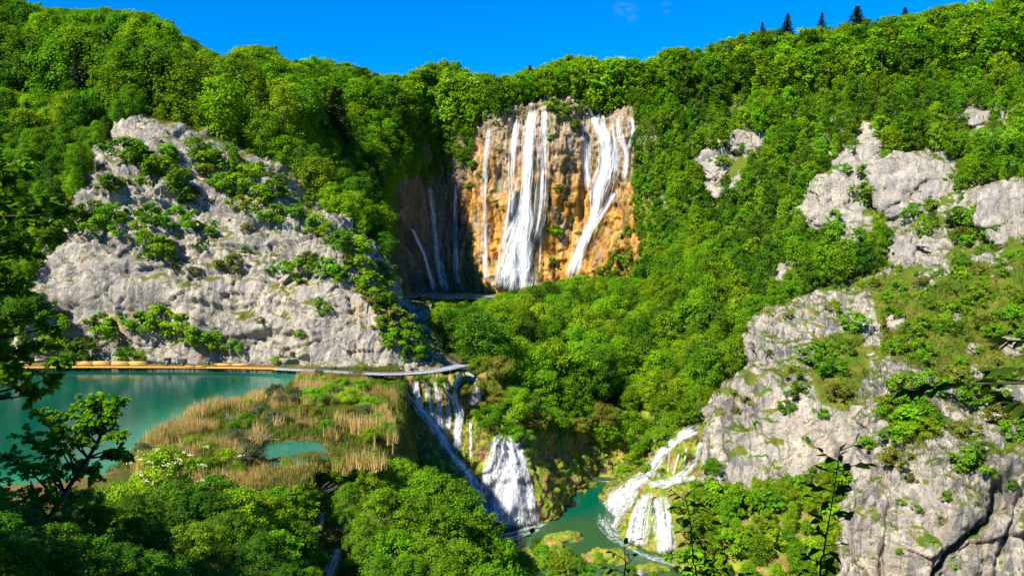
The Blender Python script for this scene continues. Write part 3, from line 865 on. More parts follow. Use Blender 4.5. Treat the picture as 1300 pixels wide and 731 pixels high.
def limbs(seed, h, c, cr, base, r0, nlimb=12, lean=.06, sides=6, stems=1):
    rng = np.random.default_rng(seed + 500)
    parts = []
    for s in range(stems):
        k = 7; zt = np.linspace(0, .82 * h, k)
        off = np.zeros(2) if stems == 1 else rng.normal(0, .12 * h, 2)
        cx = np.cumsum(rng.normal(0, lean * h / k, k)); cy = np.cumsum(rng.normal(0, lean * h / k, k))
        st = np.stack([cx - cx[0] + off[0] * zt / h * 1.6, cy - cy[0] + off[1] * zt / h * 1.6, zt], -1)
        st[0, 2] = -.5
        rr = r0 * np.linspace(1, .22, k); rr[0] *= 1.35
        parts.append(tube(st, rr / (1 if stems == 1 else 1.5), sides))
        idx = np.argsort(rng.random(len(c)))[:nlimb // stems]
        for i in idx:
            tt = np.clip((c[i, 2] / h) * .72, base * .6, .8); q = tt / .82 * (k - 1); j = int(min(q, k - 2))
            p0 = st[j] + (st[j + 1] - st[j]) * (q - j)
            m = (p0 + c[i]) / 2 + np.array([0, 0, -.04 * h]) + rng.normal(0, .02 * h, 3)
            parts.append(tube([p0, m, c[i]], [r0 * .32, r0 * .2, r0 * .06], 5))
    return cat_mesh(parts)

class Template: pass
TPL = {}
def template(key, seed, h, r, base, nc, nl, leaf, r0=None, stems=1, nlimb=12, **kw):
    t = Template(); t.h, t.r, t.base = h, r, base
    t.crown = crown(seed, h, r, base, nc, nl, leaf, **kw)
    t.trunk = limbs(seed, h, t.crown[3], t.crown[4], base, r0 or h * .017, nlimb, stems=stems)
    t.cache = {}
    t.key = key
    TPL[key] = t
for i in range(5): template(f'far{i}', 10 + i, 10, 3.1 + .3 * (i % 3), .16, 46, 50, .50, nlimb=8, peak=.34 + .05 * i, flat=.85)
for i in range(3): template(f'tall{i}', 30 + i, 14, 3.2, .14, 56, 52, .52, nlimb=8, peak=.32 + .05 * i, flat=.95)
for i in range(4): template(f'mid{i}', 50 + i, 10, 3.3 + .35 * (i % 2), .15, 84, 80, .32, nlimb=20, peak=.36 + .06 * i, flat=.85)
for i in range(3): template(f'midtall{i}', 60 + i, 14, 3.4, .14, 100, 84, .33, nlimb=22, peak=.33 + .05 * i, flat=.95)
for i in range(3): template(f'near{i}', 70 + i, 10, 3.7, .10, 125, 105, .25, nlimb=34, peak=.42 + .06 * i, flat=.7, spread=1.12, fat=.74)
for i in range(4): template(f'shrub{i}', 90 + i, 2.6, 1.7, .06, 18, 75, .26, r0=.05, stems=3, nlimb=9, peak=.45)
for i in range(3): template(f'bush{i}', 100 + i, 2.6, 1.8, .05, 34, 190, .13, r0=.05, stems=4, nlimb=16, peak=.48)

def spruce(seed, h, r, nlayer, leaf):
    rng = np.random.default_rng(seed); P_, N_, D_, T_ = [], [], [], []
    for k in range(nlayer):
        t = k / nlayer; z = h * (.08 + .92 * t); rr = r * (1 - t) ** .9 + .12
        nb = int(9 + 8 * (1 - t)); a0 = rng.uniform(0, 6.28)
        for b in range(nb):
            a = a0 + b * 6.283 / nb + rng.normal(0, .12); L = rr * rng.uniform(.75, 1.12)
            m = max(3, int(L / leaf * 2.2)); s = np.linspace(.12, 1, m)
            d = np.array([np.cos(a), np.sin(a), -.28])
            p = np.stack([np.cos(a) * L * s, np.sin(a) * L * s, z - .28 * L * s + .1 * L * s * s], -1) + rng.normal(0, leaf * .22, (m, 3))
            P_.append(p); N_.append(np.tile([np.cos(a) * .3, np.sin(a) * .3, .9], (m, 1)) + rng.normal(0, .35, (m, 3))); D_.append(np.tile(d, (m, 1)) * 1.5)
            T_.append(np.full(m, rng.uniform(.2, .8)))
    p = np.concatenate(P_); V, F = leaf_quads(p, unit(np.concatenate(N_)), leaf * 1.5, leaf * .6, rng, np.concatenate(D_))
    t = Template(); t.h, t.r, t.base = h, r, .08
    t.crown = (V, F, np.repeat(np.concatenate(T_), 4), np.zeros((1, 3)), np.ones(1))
    k = np.linspace(0, h, 6); t.trunk = tube(np.stack([k * 0, k * 0, k], -1), h * .014 * np.linspace(1.2, .1, 6), 7)
    t.cache = {}; return t
for i in range(2):
    TPL[f'spruce{i}'] = spruce(120 + i, 12, 2.5 + .4 * i, 26, .5); TPL[f'spruce{i}'].key = f'spruce{i}'

def tpl_meshes(key, tone, bark='bark'):
    t = TPL[key]
    if (tone, bark) not in t.cache:
        V, F, tint = t.crown[:3]
        cm = make_mesh('crown', V, F, [M['leaf ' + tone]], False, {'tint': ('POINT', tint)})
        if 'trunk' not in t.cache:
            t.cache['trunk'] = {}
        if bark not in t.cache['trunk']:
            t.cache['trunk'][bark] = make_mesh('trunk', *t.trunk, [M[bark]], True)
        t.cache[(tone, bark)] = (cm, t.cache['trunk'][bark])
    return t.cache[(tone, bark)]
def tpl_joined(key, tone, bark='bark'):
    t = TPL[key]
    k = ('joined', tone, bark)
    if k not in t.cache:
        V, F, tint = t.crown[:3]; tv, tf = t.trunk
        t.cache[k] = make_mesh('tree', np.concatenate([V, tv]), np.concatenate([F, tf + len(V)]), [M['leaf ' + tone], M[bark]], False,
                               {'tint': ('POINT', np.concatenate([tint, np.full(len(tv), .5)]))}, np.r_[np.zeros(len(F)), np.ones(len(tf))])
    return t.cache[k]

def place_tree(name, key, tone, pos, h, rz, wide=1.0, parts=True, bark='bark', tilt=0):
    t = TPL[key]; s = h / t.h
    if parts:
        o = empty(name, tuple(pos), rz)
        cm, tm = tpl_meshes(key, tone, bark)
        link('trunk', tm, o); link('crown', cm, o)
    else:
        o = link(name, tpl_joined(key, tone, bark), None, tuple(pos)); o.rotation_euler = (0, 0, rz)
    o.rotation_euler = (random.uniform(-.06, .06) + tilt, random.uniform(-.06, .06), rz)
    o.scale = (s * wide, s * wide, s)
    return o

# -- where trees may not stand, seen from the viewpoint: bare rock and open ground
ROCK = [
 [(50,345),(72,300),(130,215),(165,178),(195,163),(232,178),(270,192),(300,200),(350,216),(400,262),(452,290),(474,340),(512,400),(550,472),(40,472)],
 [(500,240),(590,225),(598,200),(620,152),(655,136),(700,132),(760,142),(803,160),(803,345),(800,352),(735,352),(640,372),(540,378),(500,372)],
 [(1018,262),(1060,205),(1088,172),(1112,176),(1118,230),(1104,290),(1090,315),(1050,285)],
 [(1118,222),(1150,194),(1205,188),(1212,218),(1192,258),(1150,282),(1115,290)],
 [(1195,262),(1230,242),(1310,230),(1310,312),(1250,292),(1200,285)],
 [(1135,302),(1200,302),(1205,345),(1140,345)],
 [(888,612),(903,540),(943,482),(960,430),(1000,392),(1050,372),(1105,378),(1110,450),(1085,560),(990,617)],
 [(1050,731),(1060,640),(1090,590),(1090,540),(1130,480),(1180,455),(1310,460),(1310,740)],
 [(892,195),(950,165),(965,180),(925,215),(900,245)],
 [(990,335),(1000,335),(1000,355),(985,350)],[(1225,138),(1255,138),(1255,165),(1225,165)],[(1090,158),(1110,158),(1110,180),(1090,180)],
]
OPEN = [(1085,375),(1110,330),(1200,310),(1310,300),(1310,470),(1180,455),(1110,460)]       # grassy slope with a few shrubs
SKYL = np.array([(-100,-10),(0,-2),(45,8),(80,16),(130,14),(185,20),(215,32),(250,62),(290,80),(310,66),(330,55),(350,70),(380,78),(420,70),(445,74),(462,90),(500,98),(520,98),(548,80),(575,80),(600,96),(640,100),(672,92),(700,84),(716,75),(760,78),(800,80),(830,72),(850,58),(900,55),(940,42),(1000,42),(1050,36),(1100,28),(1150,22),(1200,10),(1250,4),(1300,-12),(1400,-40)])
def skyline(u): return np.interp(u, SKYL[:, 0], SKYL[:, 1])
def in_rock(u, v):
    r = np.zeros(np.shape(u), bool)
    for p in ROCK: r |= poly_inside(p, u, v)
    return r

def sample_patch(key, n, rng):
    V, F = TERR[key]
    a, b, c, d = (V[F[:, i]] for i in range(4))
    A = np.linalg.norm(np.cross(c - a, d - b), axis=1)
    i = rng.choice(len(F), n, p=A / A.sum())
    s, t = rng.random((2, n))
    s, t = s[:, None], t[:, None]
    return (a[i] * (1 - s) + b[i] * s) * (1 - t) + (d[i] * (1 - s) + c[i] * s) * t

def dart(p, rad, cell=None):
    """keep points at least rad apart"""
    cell = cell or np.max(rad); g = {}; keep = []
    for i, (q, r) in enumerate(zip(p, rad)):
        k = tuple((q // cell).astype(int)); ok = True
        for dx in (-1, 0, 1):
            for dy in (-1, 0, 1):
                for dz in (-1, 0, 1):
                    for j in g.get((k[0] + dx, k[1] + dy, k[2] + dz), ()):
                        if ((p[j] - q) ** 2).sum() < min(r, rad[j]) ** 2: ok = False; break
                    if not ok: break
                if not ok: break
            if not ok: break
        if ok: g.setdefault(k, []).append(i); keep.append(i)
    return np.array(keep, int)

TREES = []       # dicts: pos, h, key, tone, zone
def forest(zone, key, n, spacing, hr, tpls, tones, want, seed, rock=True, vtop=None, wide=(.9, 1.2), crest=False):
    rng = np.random.default_rng(seed)
    p = sample_patch(key, n, rng)
    u, v, f = proj(p)
    h = rng.uniform(*hr, n)
    m = want(p, u, v) & (u > -70) & (u < 1370) & (f > 5)
    p, h, u, v, f = p[m], h[m], u[m], v[m], f[m]
    # stay below the ridge line of the photograph
    sk = skyline(u) if vtop is None else np.maximum(skyline(u), vtop(u))
    room = (v - sk - rng.uniform(-5, 7, len(v))) * f / FPX
    if crest: h = np.where((room < 2.1 * hr[1]) & (rng.random(len(h)) < .75), np.maximum(h, np.minimum(room, 1.5 * hr[1])), h)
    h = np.minimum(h, room)
    m = h > hr[0] * .55
    p, h, u, v, f = p[m], h[m], u[m], v[m], f[m]
    if rock:
        hp = h / f * FPX
        bad = in_rock(u, v - .15 * hp) | in_rock(u, v - .55 * hp) | in_rock(u - .25 * hp, v - .5 * hp) | in_rock(u + .25 * hp, v - .5 * hp) | in_rock(u, v - .9 * hp)
        p, h = p[~bad], h[~bad]
    k = dart(p, np.minimum(spacing, spacing * h / np.mean(hr)) * rng.uniform(.85, 1.15, len(p)))
    tn = fbm(p / 22, 2, seed) * .6 + rng.normal(0, .6, len(p))
    for i in k:
        q = sstep(-.9, .9, tn[i]) * .999
        TREES.append(dict(pos=p[i], h=h[i], key=(kk := (tpls[-1] if rng.random() < .03 else tpls[rng.integers(len(tpls) - 1)]) if tpls[-1] == 'spruce0' else tpls[rng.integers(len(tpls))]), tone='spruce' if kk.startswith('spruce') else tones[int(q * len(tones))], zone=zone, rz=rng.uniform(0, 6.28), wide=rng.uniform(*wide)))

FAR = ['far0', 'far1', 'far2', 'far3', 'far4', 'tall0', 'tall1', 'tall2']
MID = ['mid0', 'mid1', 'mid2', 'mid3', 'midtall0', 'midtall1', 'midtall2']
yes = lambda p, u, v: np.ones(len(p), bool)
forest('left hill', 'left_hill', 9000, 4.6, (5.5, 13), MID + ['spruce0'], ['dark green', 'mid green', 'mid green', 'bright green', 'mid green', 'yellow-green'], lambda p, u, v: (p[:, 1] < 335) , 201, crest=True)
forest('top', 'wall', 14000, 4.8, (9, 15), FAR, ['mid green', 'bright green', 'bright green', 'yellow-green'], lambda p, u, v: (p[:, 2] > 62) & (p[:, 1] > 333) & (p[:, 1] < 372), 202, crest=True)
forest('right hill', 'right_hill', 14000, 4.5, (4.5, 12), FAR, ['dark green', 'mid green', 'bright green', 'bright green', 'mid green', 'bright green', 'yellow-green'], lambda p, u, v: (p[:, 1] > 196) & (p[:, 1] < 348) & ~poly_inside(OPEN, u, v), 203, crest=True)
forest('right foot', 'right_hill', 9000, 4.8, (6, 11), MID, ['mid green', 'bright green', 'bright green', 'yellow-green'], lambda p, u, v: (p[:, 1] <= 200) & (u < 1015) , 204)
vt = lambda u: np.interp(u, [500, 600, 632, 645, 700, 730, 800, 830, 860], [386, 386, 380, 360, 356, 350, 350, 300, 0])
forest('centre', 'center', 9000, 5.2, (5.5, 14.5), MID, ['dark green', 'mid green', 'bright green', 'bright green', 'bright green', 'mid green', 'yellow-green'], lambda p, u, v: (p[:, 1] < 318) & (p[:, 1] > 163) & ~((u < 608) & (p[:, 1] < 178)) & ~((u < 640) & (p[:, 1] < 164)), 205, vtop=vt)
forest('cliff edge', 'left_cliff', 6000, 3.6, (5, 9), MID, ['dark green', 'mid green', 'mid green', 'bright green'], lambda p, u, v: u < np.interp(v, [150, 190, 205, 240, 300, 340, 400, 470], [170, 135, 118, 108, 62, 44, 36, 30]), 207, rock=False)
forest('wall brow', 'wall', 9000, 4.0, (6, 10), FAR, ['mid green', 'bright green', 'bright green', 'mid green'], lambda p, u, v: (((u < np.interp(v, [135, 150, 215, 240], [628, 618, 590, 560])) & (v < 236) & (u > 470)) | (u > np.interp(v, [130, 160, 240, 300, 360], [806, 806, 802, 806, 815]))) & (p[:, 1] < 350), 208, rock=False)
forest('gully', 'gully', 1500, 3.0, (2.6, 5.5), ['mid0', 'mid1', 'mid2', 'shrub0', 'shrub1'], ['mid green', 'bright green', 'yellow-green'], lambda p, u, v: (u > 880), 206, rock=False, vtop=lambda u: np.interp(u, [880, 900, 980, 1040, 1090, 1100], [605, 600, 610, 590, 545, 530]))
# ------------------------------------------------------------------ shrubs on the cliffs (picked out one by one)
SHRUBS = []
def shrub(u, v, wpx, tone, zone, key=None, hr=.75, bvh=None):
    p, n = hit(u, v, bvh)
    if p is None: return
    w = wpx * p[1] / FPX
    SHRUBS.append(dict(pos=p + np.array([0, 0, -.15]) + n * .1, h=max(.5, w * hr), key=key or random.choice(['shrub0', 'shrub1', 'shrub2', 'shrub3']), tone=tone, zone=zone, rz=random.uniform(0, 6.28), px=wpx))
G, B_, D_, Y_, O_ = 'mid green', 'bright green', 'dark green', 'yellow-green', 'olive'
for s in [(205,240,58,G),(188,218,38,D_),(215,208,36,G),(240,262,40,D_),(172,204,40,B_),(228,250,36,B_),(200,330,44,B_),(184,312,30,B_),(213,322,26,D_),(268,302,22,G),
          (285,244,36,B_),(318,238,42,Y_),(346,254,36,G),(300,222,30,G),(262,225,26,O_),(305,268,28,Y_),(330,282,20,B_),(380,354,36,B_),(364,346,24,B_),(345,348,16,G),(296,346,34,O_),(279,342,18,O_),
          (380,428,20,B_),(411,398,24,G),(405,386,14,G),(331,410,12,O_),(150,436,56,B_),(134,420,38,G),(181,408,20,G),(178,422,38,B_),(202,418,44,B_),(224,428,46,B_),(246,438,36,G),(270,442,40,B_),(298,447,24,B_),
          (160,456,26,B_),(176,460,24,Y_),(428,358,28,G),(455,350,40,B_),(484,358,38,D_),(442,338,22,O_),(490,394,34,G),(502,414,36,O_),(518,434,38,G),(472,386,26,O_),(462,366,24,Y_),(530,452,30,G),
          (94,466,48,D_),(112,452,40,D_),(62,452,58,G),(76,424,44,G),(48,404,42,D_),(104,296,46,D_),(130,302,42,G),(142,284,38,G),(88,296,46,D_),(120,280,36,D_),(70,310,40,G),
          (245,352,20,O_),(222,345,16,O_),(256,318,18,G),(312,322,14,G),(395,330,16,O_),(432,312,18,O_),(410,300,18,Y_),(376,275,24,G),(355,238,26,D_),(330,225,26,G),(158,206,44,G),(262,222,44,B_),(300,252,40,G),(228,292,44,B_),(332,262,40,B_),(352,284,36,G),(402,296,34,B_),(432,318,36,G),(456,326,40,B_),(416,352,36,B_),(470,376,44,G),(140,246,36,D_),(190,284,36,G),(290,212,40,G),(250,196,30,B_),(500,440,34,B_),(485,420,30,G),(520,460,30,D_),(372,452,10,O_),(350,460,12,Y_)]:
    shrub(*s, 'on the pale cliff behind the lake')
for s in [(1036,466,46,B_),(1052,478,36,G),(1012,506,30,G),(998,524,24,B_),(936,524,12,O_),(1064,506,30,O_),(1046,530,18,G),(1000,405,14,O_),(1075,450,28,G),(1085,420,34,B_),(1060,395,20,Y_),(960,540,10,G),(945,510,12,O_),(975,450,12,G),(930,500,10,Y_),(1025,560,10,G),(900,600,18,G),(1008,478,22,Y_)]:
    shrub(*s, 'on the stepped grey buttress')
for s in [(1150,550,54,B_),(1170,540,40,B_),(1132,592,34,O_),(1128,560,28,G),(1230,598,44,G),(1252,580,30,D_),(1202,634,20,G),(1166,650,14,G),(1186,690,10,B_),(1142,700,10,B_),(1212,720,10,B_),(1260,606,20,G),(1155,610,16,O_),(1145,640,12,G),(1270,540,40,O_),(1240,520,50,B_),(1180,500,44,B_),(1210,488,34,O_),(1140,500,36,B_),(1290,560,40,G),(1285,620,18,G),(1120,530,24,G),(1100,570,26,B_),(1195,660,10,O_),(1240,640,8,O_),(1225,555,30,O_)]:
    shrub(*s, 'on the streaked cliff at the lower right')
for s in [(1040,260,40,B_),(1105,262,44,G),(1120,240,30,B_),(1130,215,24,O_),(1098,225,24,G),(1070,240,20,O_),(1160,280,30,G),(1090,305,24,G),(1215,290,40,D_),(1240,285,36,B_),(1270,250,24,O_),(1060,300,30,B_),(1180,268,24,G),(1072,225,24,B_),(1048,232,20,G),(1150,222,22,B_),(1185,210,20,G),(1132,250,22,G),(1085,195,24,B_),(1205,240,26,B_),(1225,262,24,G),(1290,262,26,B_),(1160,250,14,O_),(1060,280,20,B_),(915,212,20,B_),(940,196,20,G),(1255,305,30,B_)]:
    shrub(*s, 'beside the grey outcrops of the right hill')
for s in [(716,152,28,B_),(730,166,22,G),(702,142,24,B_),(735,146,26,G),(709,244,14,G),(706,300,20,B_),(612,226,13,O_),(601,218,20,G),(596,240,14,Y_),(640,146,16,D_),(720,205,12,O_),(757,146,14,G),(700,335,14,B_),(612,335,9,O_),(735,300,10,G),(780,330,16,B_),(788,346,30,B_),(768,356,26,G),(800,330,26,G),(796,300,20,B_),(700,180,14,G),(630,160,10,G)]:
    shrub(*s, 'on the ochre falls wall')
rng = np.random.default_rng(76)
_V, _F = TERR['left_cliff']; _c = _V[_F].mean(1); _n = np.cross(_V[_F[:, 2]] - _V[_F[:, 0]], _V[_F[:, 3]] - _V[_F[:, 1]]); _n /= np.linalg.norm(_n, axis=1, keepdims=True)
_u, _v, _f = proj(_c); _ok = np.where((_n[:, 2] > .45) & poly_inside([(130,205),(195,168),(345,215),(450,292),(475,340),(540,460),(490,440),(440,380),(330,330),(160,330),(120,280)], _u, _v))[0]
_p = _c[rng.choice(_ok, 900)]; _p = _p[dart(_p, rng.uniform(2.4, 5.5, len(_p)))][:75]
for q in _p:
    w = rng.uniform(.9, 3.6); SHRUBS.append(dict(pos=q - np.array([0, 0, .1]), h=w * .72, key='shrub%d' % rng.integers(4), tone=[G, B_, B_, O_, Y_, D_][rng.integers(6)], zone='on the pale cliff behind the lake', rz=rng.uniform(0, 6.28), px=w / 170 * FPX))
xy = rng.uniform((-56, 86), (-20, 146), (600, 2)); _d = poly_dist(EDGE, xy[:, 0], xy[:, 1]); _l = np.maximum(poly_dist(LAKE, xy[:, 0], xy[:, 1]), poly_dist(POND, xy[:, 0], xy[:, 1]))
xy = xy[(_d > 3) & (_l < -2)]; _p = np.stack([xy[:, 0], xy[:, 1], zfun(xy[:, 0], xy[:, 1])], -1); _p = _p[dart(_p, np.full(len(_p), 5.5))][:48]
for q in _p:
    w = rng.uniform(1.2, 3.4); SHRUBS.append(dict(pos=q - np.array([0, 0, .1]), h=w * .6, key='bush%d' % rng.integers(3), tone=[G, B_, 'grey', O_, Y_, 'grey'][rng.integers(6)], zone='on the reed marsh', rz=rng.uniform(0, 6.28), px=w / 120 * FPX))
rng = np.random.default_rng(77)
p = sample_patch('right_hill', 5000, rng); u, v, f = proj(p)
m = (poly_inside(OPEN, u, v) | ((p[:, 1] < 205) & (u > 1000) & (u < 1320) & (v > 300) & (v < 480))) & ~poly_inside(ROCK[5], u, v)
p = p[m]
p2 = TERR['cliff2'][0][rng.choice(np.where(GREENV['front_cliff'] > 0)[0], 900)]; p = np.concatenate([p2, p]); rng.shuffle(p)
p = p[dart(p, rng.uniform(2.2, 4.6, len(p)))][:300]
for q in p:
    w = rng.uniform(1.4, 4.6)
    SHRUBS.append(dict(pos=q - np.array([0, 0, .1]), h=w * .72, key='shrub%d' % rng.integers(4), tone=[G, B_, B_, B_, G, Y_, O_][rng.integers(7)], zone='on the grassy slope above the right cliffs', rz=rng.uniform(0, 6.28), px=w / 170 * FPX))
# marsh, foot of the grey walkway and the lower falls
for s in [(500,498,26,B_),(482,499,30,G),(458,497,28,B_),(434,494,26,B_),(412,490,22,Y_),(488,520,30,G),(470,524,36,B_),(490,535,26,D_),(445,512,34,Y_),(420,506,30,G),(395,492,22,B_),(490,550,26,G),(480,540,30,B_),(385,482,14,B_),(440,530,26,O_),(415,545,22,G),(365,600,30,G),(395,606,34,B_),(425,600,34,G),(290,590,36,Y_),(265,575,26,G),(250,600,34,B_),(310,632,40,B_),(280,630,40,G),(400,515,40,'leaf'),
          (350,505,30,'grey'),(372,515,38,'grey'),(330,530,30,'grey'),(312,545,34,G),(350,540,34,'grey'),(295,565,34,'grey'),(320,590,42,'grey'),(300,610,36,G),(340,615,40,'grey'),(370,610,34,G),(400,600,40,O_),(270,600,34,G),(430,610,38,B_),(455,590,36,O_),(480,600,34,B_),(470,560,30,Y_),(500,560,26,G),(245,570,30,G),(360,640,44,B_),(330,650,40,G),(395,640,36,Y_),(300,640,30,G),(388,530,30,O_)]:
    t = {'grey': 'grey', 'leaf': B_}.get(s[3], s[3])
    shrub(s[0], s[1], s[2], t, 'on the reed marsh', 'bush%d' % random.randrange(3), .62)
for s in [(620,540,36,G),(645,535,44,B_),(655,560,30,B_),(608,500,30,O_),(560,490,18,B_),(530,484,16,B_),(590,500,24,O_),(625,515,34,O_),(700,545,40,B_),(675,545,40,O_),(735,550,30,O_),(790,560,34,B_),(815,570,34,G),(760,540,40,O_),(840,565,34,B_),(790,600,18,Y_),(812,585,30,B_),(870,580,10,B_),(840,600,10,B_),(905,600,26,G),(575,500,16,B_),(820,600,16,Y_),(655,520,40,B_),(630,480,40,O_),(612,472,26,Y_)]:
    shrub(*s, 'on the mossy rocks round the lower falls', 'bush%d' % random.randrange(3))

# -- the wood on the lower slope in front of the falls (bottom centre)
NEAR = []
def near_tree(u, vtop, Y, h, tone, key, zone, wide=1.0):
    p = P(u, vtop, Y); p[2] -= h
    NEAR.append(dict(pos=p, h=h, key=key, tone=tone, zone=zone, rz=random.uniform(0, 6.28), wide=wide))
for a in [(470,575,88,7.0,B_,'near0',.95),(505,582,90,9.0,B_,'near1',.9),(540,592,88,10.0,G,'near2',.9),(574,602,86,11,G,'near0',.85),(590,622,85,11,B_,'near1',.85),(602,650,84,10,G,'near2',.9),(628,676,84,9,B_,'near0',.85),(560,640,80,9,B_,'near1',1),(520,632,80,9,G,'near0',1),
          (480,618,80,7.5,G,'near2',1),(445,612,82,5,B_,'near0',.9),(466,655,75,5.5,G,'near1',1),(500,672,74,7,B_,'near2',1.0),(545,680,74,8,G,'near0',1),(590,690,76,8,B_,'near1',1),(484,704,70,4.5,G,'near1',1),(640,696,84,7,B_,'near1',1),
          (440,588,90,3.6,Y_,'near1',.9),(420,630,84,3.0,Y_,'near0',.9),(520,705,70,6,G,'near0',1.1),(570,712,70,6.5,B_,'near2',1.1),(620,716,72,7,G,'near0',1)]:
    near_tree(*a[:6], 'below the reed marsh', a[6])
for a in [(665,700,96,4.5,G,'near2'),(690,690,115,4,B_,'near1'),(720,694,117,3,B_,'near2'),(760,700,117,2.6,Y_,'near0'),(800,716,113,2.4,B_,'near1'),(735,706,113,3,G,'near2'),(830,724,112,2.4,Y_,'near0'),(705,700,112,3,Y_,'near1'),(715,705,112,4,Y_,'near0'),(745,715,113,3.5,B_,'near2'),(775,722,112,3,Y_,'near1'),(660,720,104,4,B_,'near0'),(700,722,104,4,G,'near2'),(640,720,104,4,B_,'near1'),(740,728,104,3,Y_,'near0'),(650,690,117,4,D_,'near2'),(680,682,119,3,D_,'near1')]:
    near_tree(*a, 'on the bank below the green pool')

BANK = [(342,620,76,7,G),(362,616,77,6.5,B_),(350,642,72,7,B_),(326,630,72,8,Y_),(356,664,69,7,G),(335,668,66,8,B_),(384,606,82,4,Y_),(335,600,86,3,G),(362,600,87,3,B_),(390,596,88,2.6,Y_),(416,592,89,2.6,B_),(350,618,85,3,Y_),(378,622,84,3,B_),(330,640,80,3,B_),(355,655,78,3.5,G),(340,675,72,4,G),(370,690,70,4,D_),(310,660,74,3.5,G),(385,715,64,4,G),(355,720,60,4,D_),(300,690,64,4,D_),]
for a in BANK: near_tree(*a, 'near%d' % random.randrange(3), 'on the bank before the marsh', 1.15)
MIDT = [(650,455,168,10,B_),(690,468,170,11,G),(720,478,171,11,B_),(668,508,161,8,B_),(700,518,166,8,G),(640,498,158,6.5,Y_),(742,500,173,10,B_),(778,515,175,9,G),(620,440,178,9,B_),(600,428,182,8,G),(574,425,182,9,D_),(655,530,157,6,B_),(630,472,163,7,G),(760,530,173,7,O_),(800,520,176,9,B_),(825,530,176,8,G),(850,520,176,8,B_),(870,505,178,9,B_),(555,440,176,8,D_),(540,425,182,8,G),(684,500,166,10,B_),(715,515,170,9,Y_)]
for u_, v_, Y_d, h_, tn_ in MIDT:
    p_ = P(u_, v_, Y_d); p_[2] -= h_
    TREES.append(dict(pos=p_, h=h_, key=MID[random.randrange(len(MID))], tone=tn_ if tn_ != O_ else Y_, zone='rim', rz=random.uniform(0, 6), wide=1.2))

# ------------------------------------------------------------------ what the view shows of each tree
for t in TREES:
    t['r'] = TPL[t['key']].r * t['h'] / TPL[t['key']].h * t['wide']
BW, BH = 650, 366
tb = np.full((BH, BW), 1e9)
for j in range(0, BH, 3):
    for i in range(0, BW, 3):
        p, n = hit(i * 2 + 2, j * 2 + 2)
        if p is not None: tb[j:j + 3, i:i + 3] = p[1]
order = sorted(TREES, key=lambda t: t['pos'][1])
occ = np.zeros((BH, BW), bool)
jj, ii = np.mgrid[0:BH, 0:BW]
for t in order:
    c = t['pos'] + np.array([0, 0, t['h'] * .6]); u, v, f = (float(x) for x in proj(c))
    t['u'], t['v'] = u, v
    rx, ry = t['r'] / f * FPX / 2, .42 * t['h'] / f * FPX / 2
    a0, a1, b0, b1 = int(max(0, u / 2 - rx)), int(min(BW, u / 2 + rx + 1)), int(max(0, v / 2 - ry)), int(min(BH, v / 2 + ry + 1))
    if a1 <= a0 or b1 <= b0: t['vis'] = 0; continue
    S = (slice(b0, b1), slice(a0, a1))
    e = ((ii[S] - u / 2) / rx) ** 2 + ((jj[S] - v / 2) / ry) ** 2
    t['vis'] = int(((e < 1) & ~occ[S] & (tb[S] > t['pos'][1] - 6)).sum())
    occ[S] |= (e < .8) & (tb[S] > t['pos'][1] - 6)

# ------------------------------------------------------------------ naming: which landmark a plant is found by
LAND = [(60,30,'on the left skyline'),(200,45,'on the ridge above the lake cliff'),(330,80,'on the skyline hump left of the falls'),(420,95,'on the skyline over the shaded ravine'),(520,110,'on the skyline left of the tall falls'),
 (650,105,'on the skyline right above the tall falls'),(760,100,'on the skyline above the right-hand falls'),(860,85,'on the skyline where the right hill begins'),(960,65,'below the skyline spruces'),(1080,55,'around the broad skyline spruce'),(1200,40,'near the top of the right hill'),
 (40,130,'high on the left hillside'),(130,120,'high above the lake cliff'),(220,130,'just above the lake cliff top'),(300,160,'above the right shoulder of the lake cliff'),(400,180,'on the shaded flank of the ravine'),(450,250,'in the dark ravine beside the lake cliff'),
 (50,230,'left of the lake cliff'),(100,190,'at the upper left edge of the lake cliff'),(500,170,'above the shaded wall of the falls'),(560,170,'hanging over the thin left waterfalls'),(820,200,'just right of the falls wall'),(830,290,'beside the foot of the falls wall'),
 (900,150,'on the upper slope right of the falls'),(900,230,'around the small pale rocks right of the falls'),(960,300,'left of the grey hillside outcrops'),(900,340,'on the slope below the small pale rocks'),(1000,190,'above the grey hillside outcrops'),(1100,130,'high over the grey hillside outcrops'),
 (1200,120,'on the upper right hillside'),(1270,170,'at the right edge above the ledge outcrop'),(1160,170,'over the biggest grey outcrop'),(1240,200,'between the outcrop and the right edge'),(1000,340,'below the left grey outcrop'),(940,400,'above the stepped buttress'),
 (880,420,'on the slope left of the stepped buttress'),(560,410,'between the lake cliff and the falls pool'),(620,410,'in front of the falls pool'),(690,385,'at the foot of the tall white fall'),(760,375,'at the foot of the right-hand fall'),(640,470,'right of the walkway end'),
 (690,450,'in the middle of the valley wood'),(760,450,'on the valley slope under the right-hand fall'),(830,450,'on the valley slope left of the buttress'),(700,520,'over the fan-shaped waterfall'),(760,520,'over the dark hollow above the pool'),(830,520,'above the right-hand cascade'),(900,480,'against the left edge of the buttress'),
 (930,650,'in the gully right of the cascade'),(1000,650,'in the gully beneath the buttress'),(1060,600,'in the gully between the two cliffs'),(960,700,'at the bottom of the gully'),(1130,300,'around the pale slabs of the right slope'),(1080,340,'on the slope over the buttress'),(1200,300,'below the ledge outcrop')]
LA = np.array([(a, b) for a, b, _ in LAND], float)
ORD = ['first', 'second', 'third', 'fourth', 'fifth', 'sixth', 'seventh', 'eighth', 'ninth', 'tenth', 'eleventh', 'twelfth']
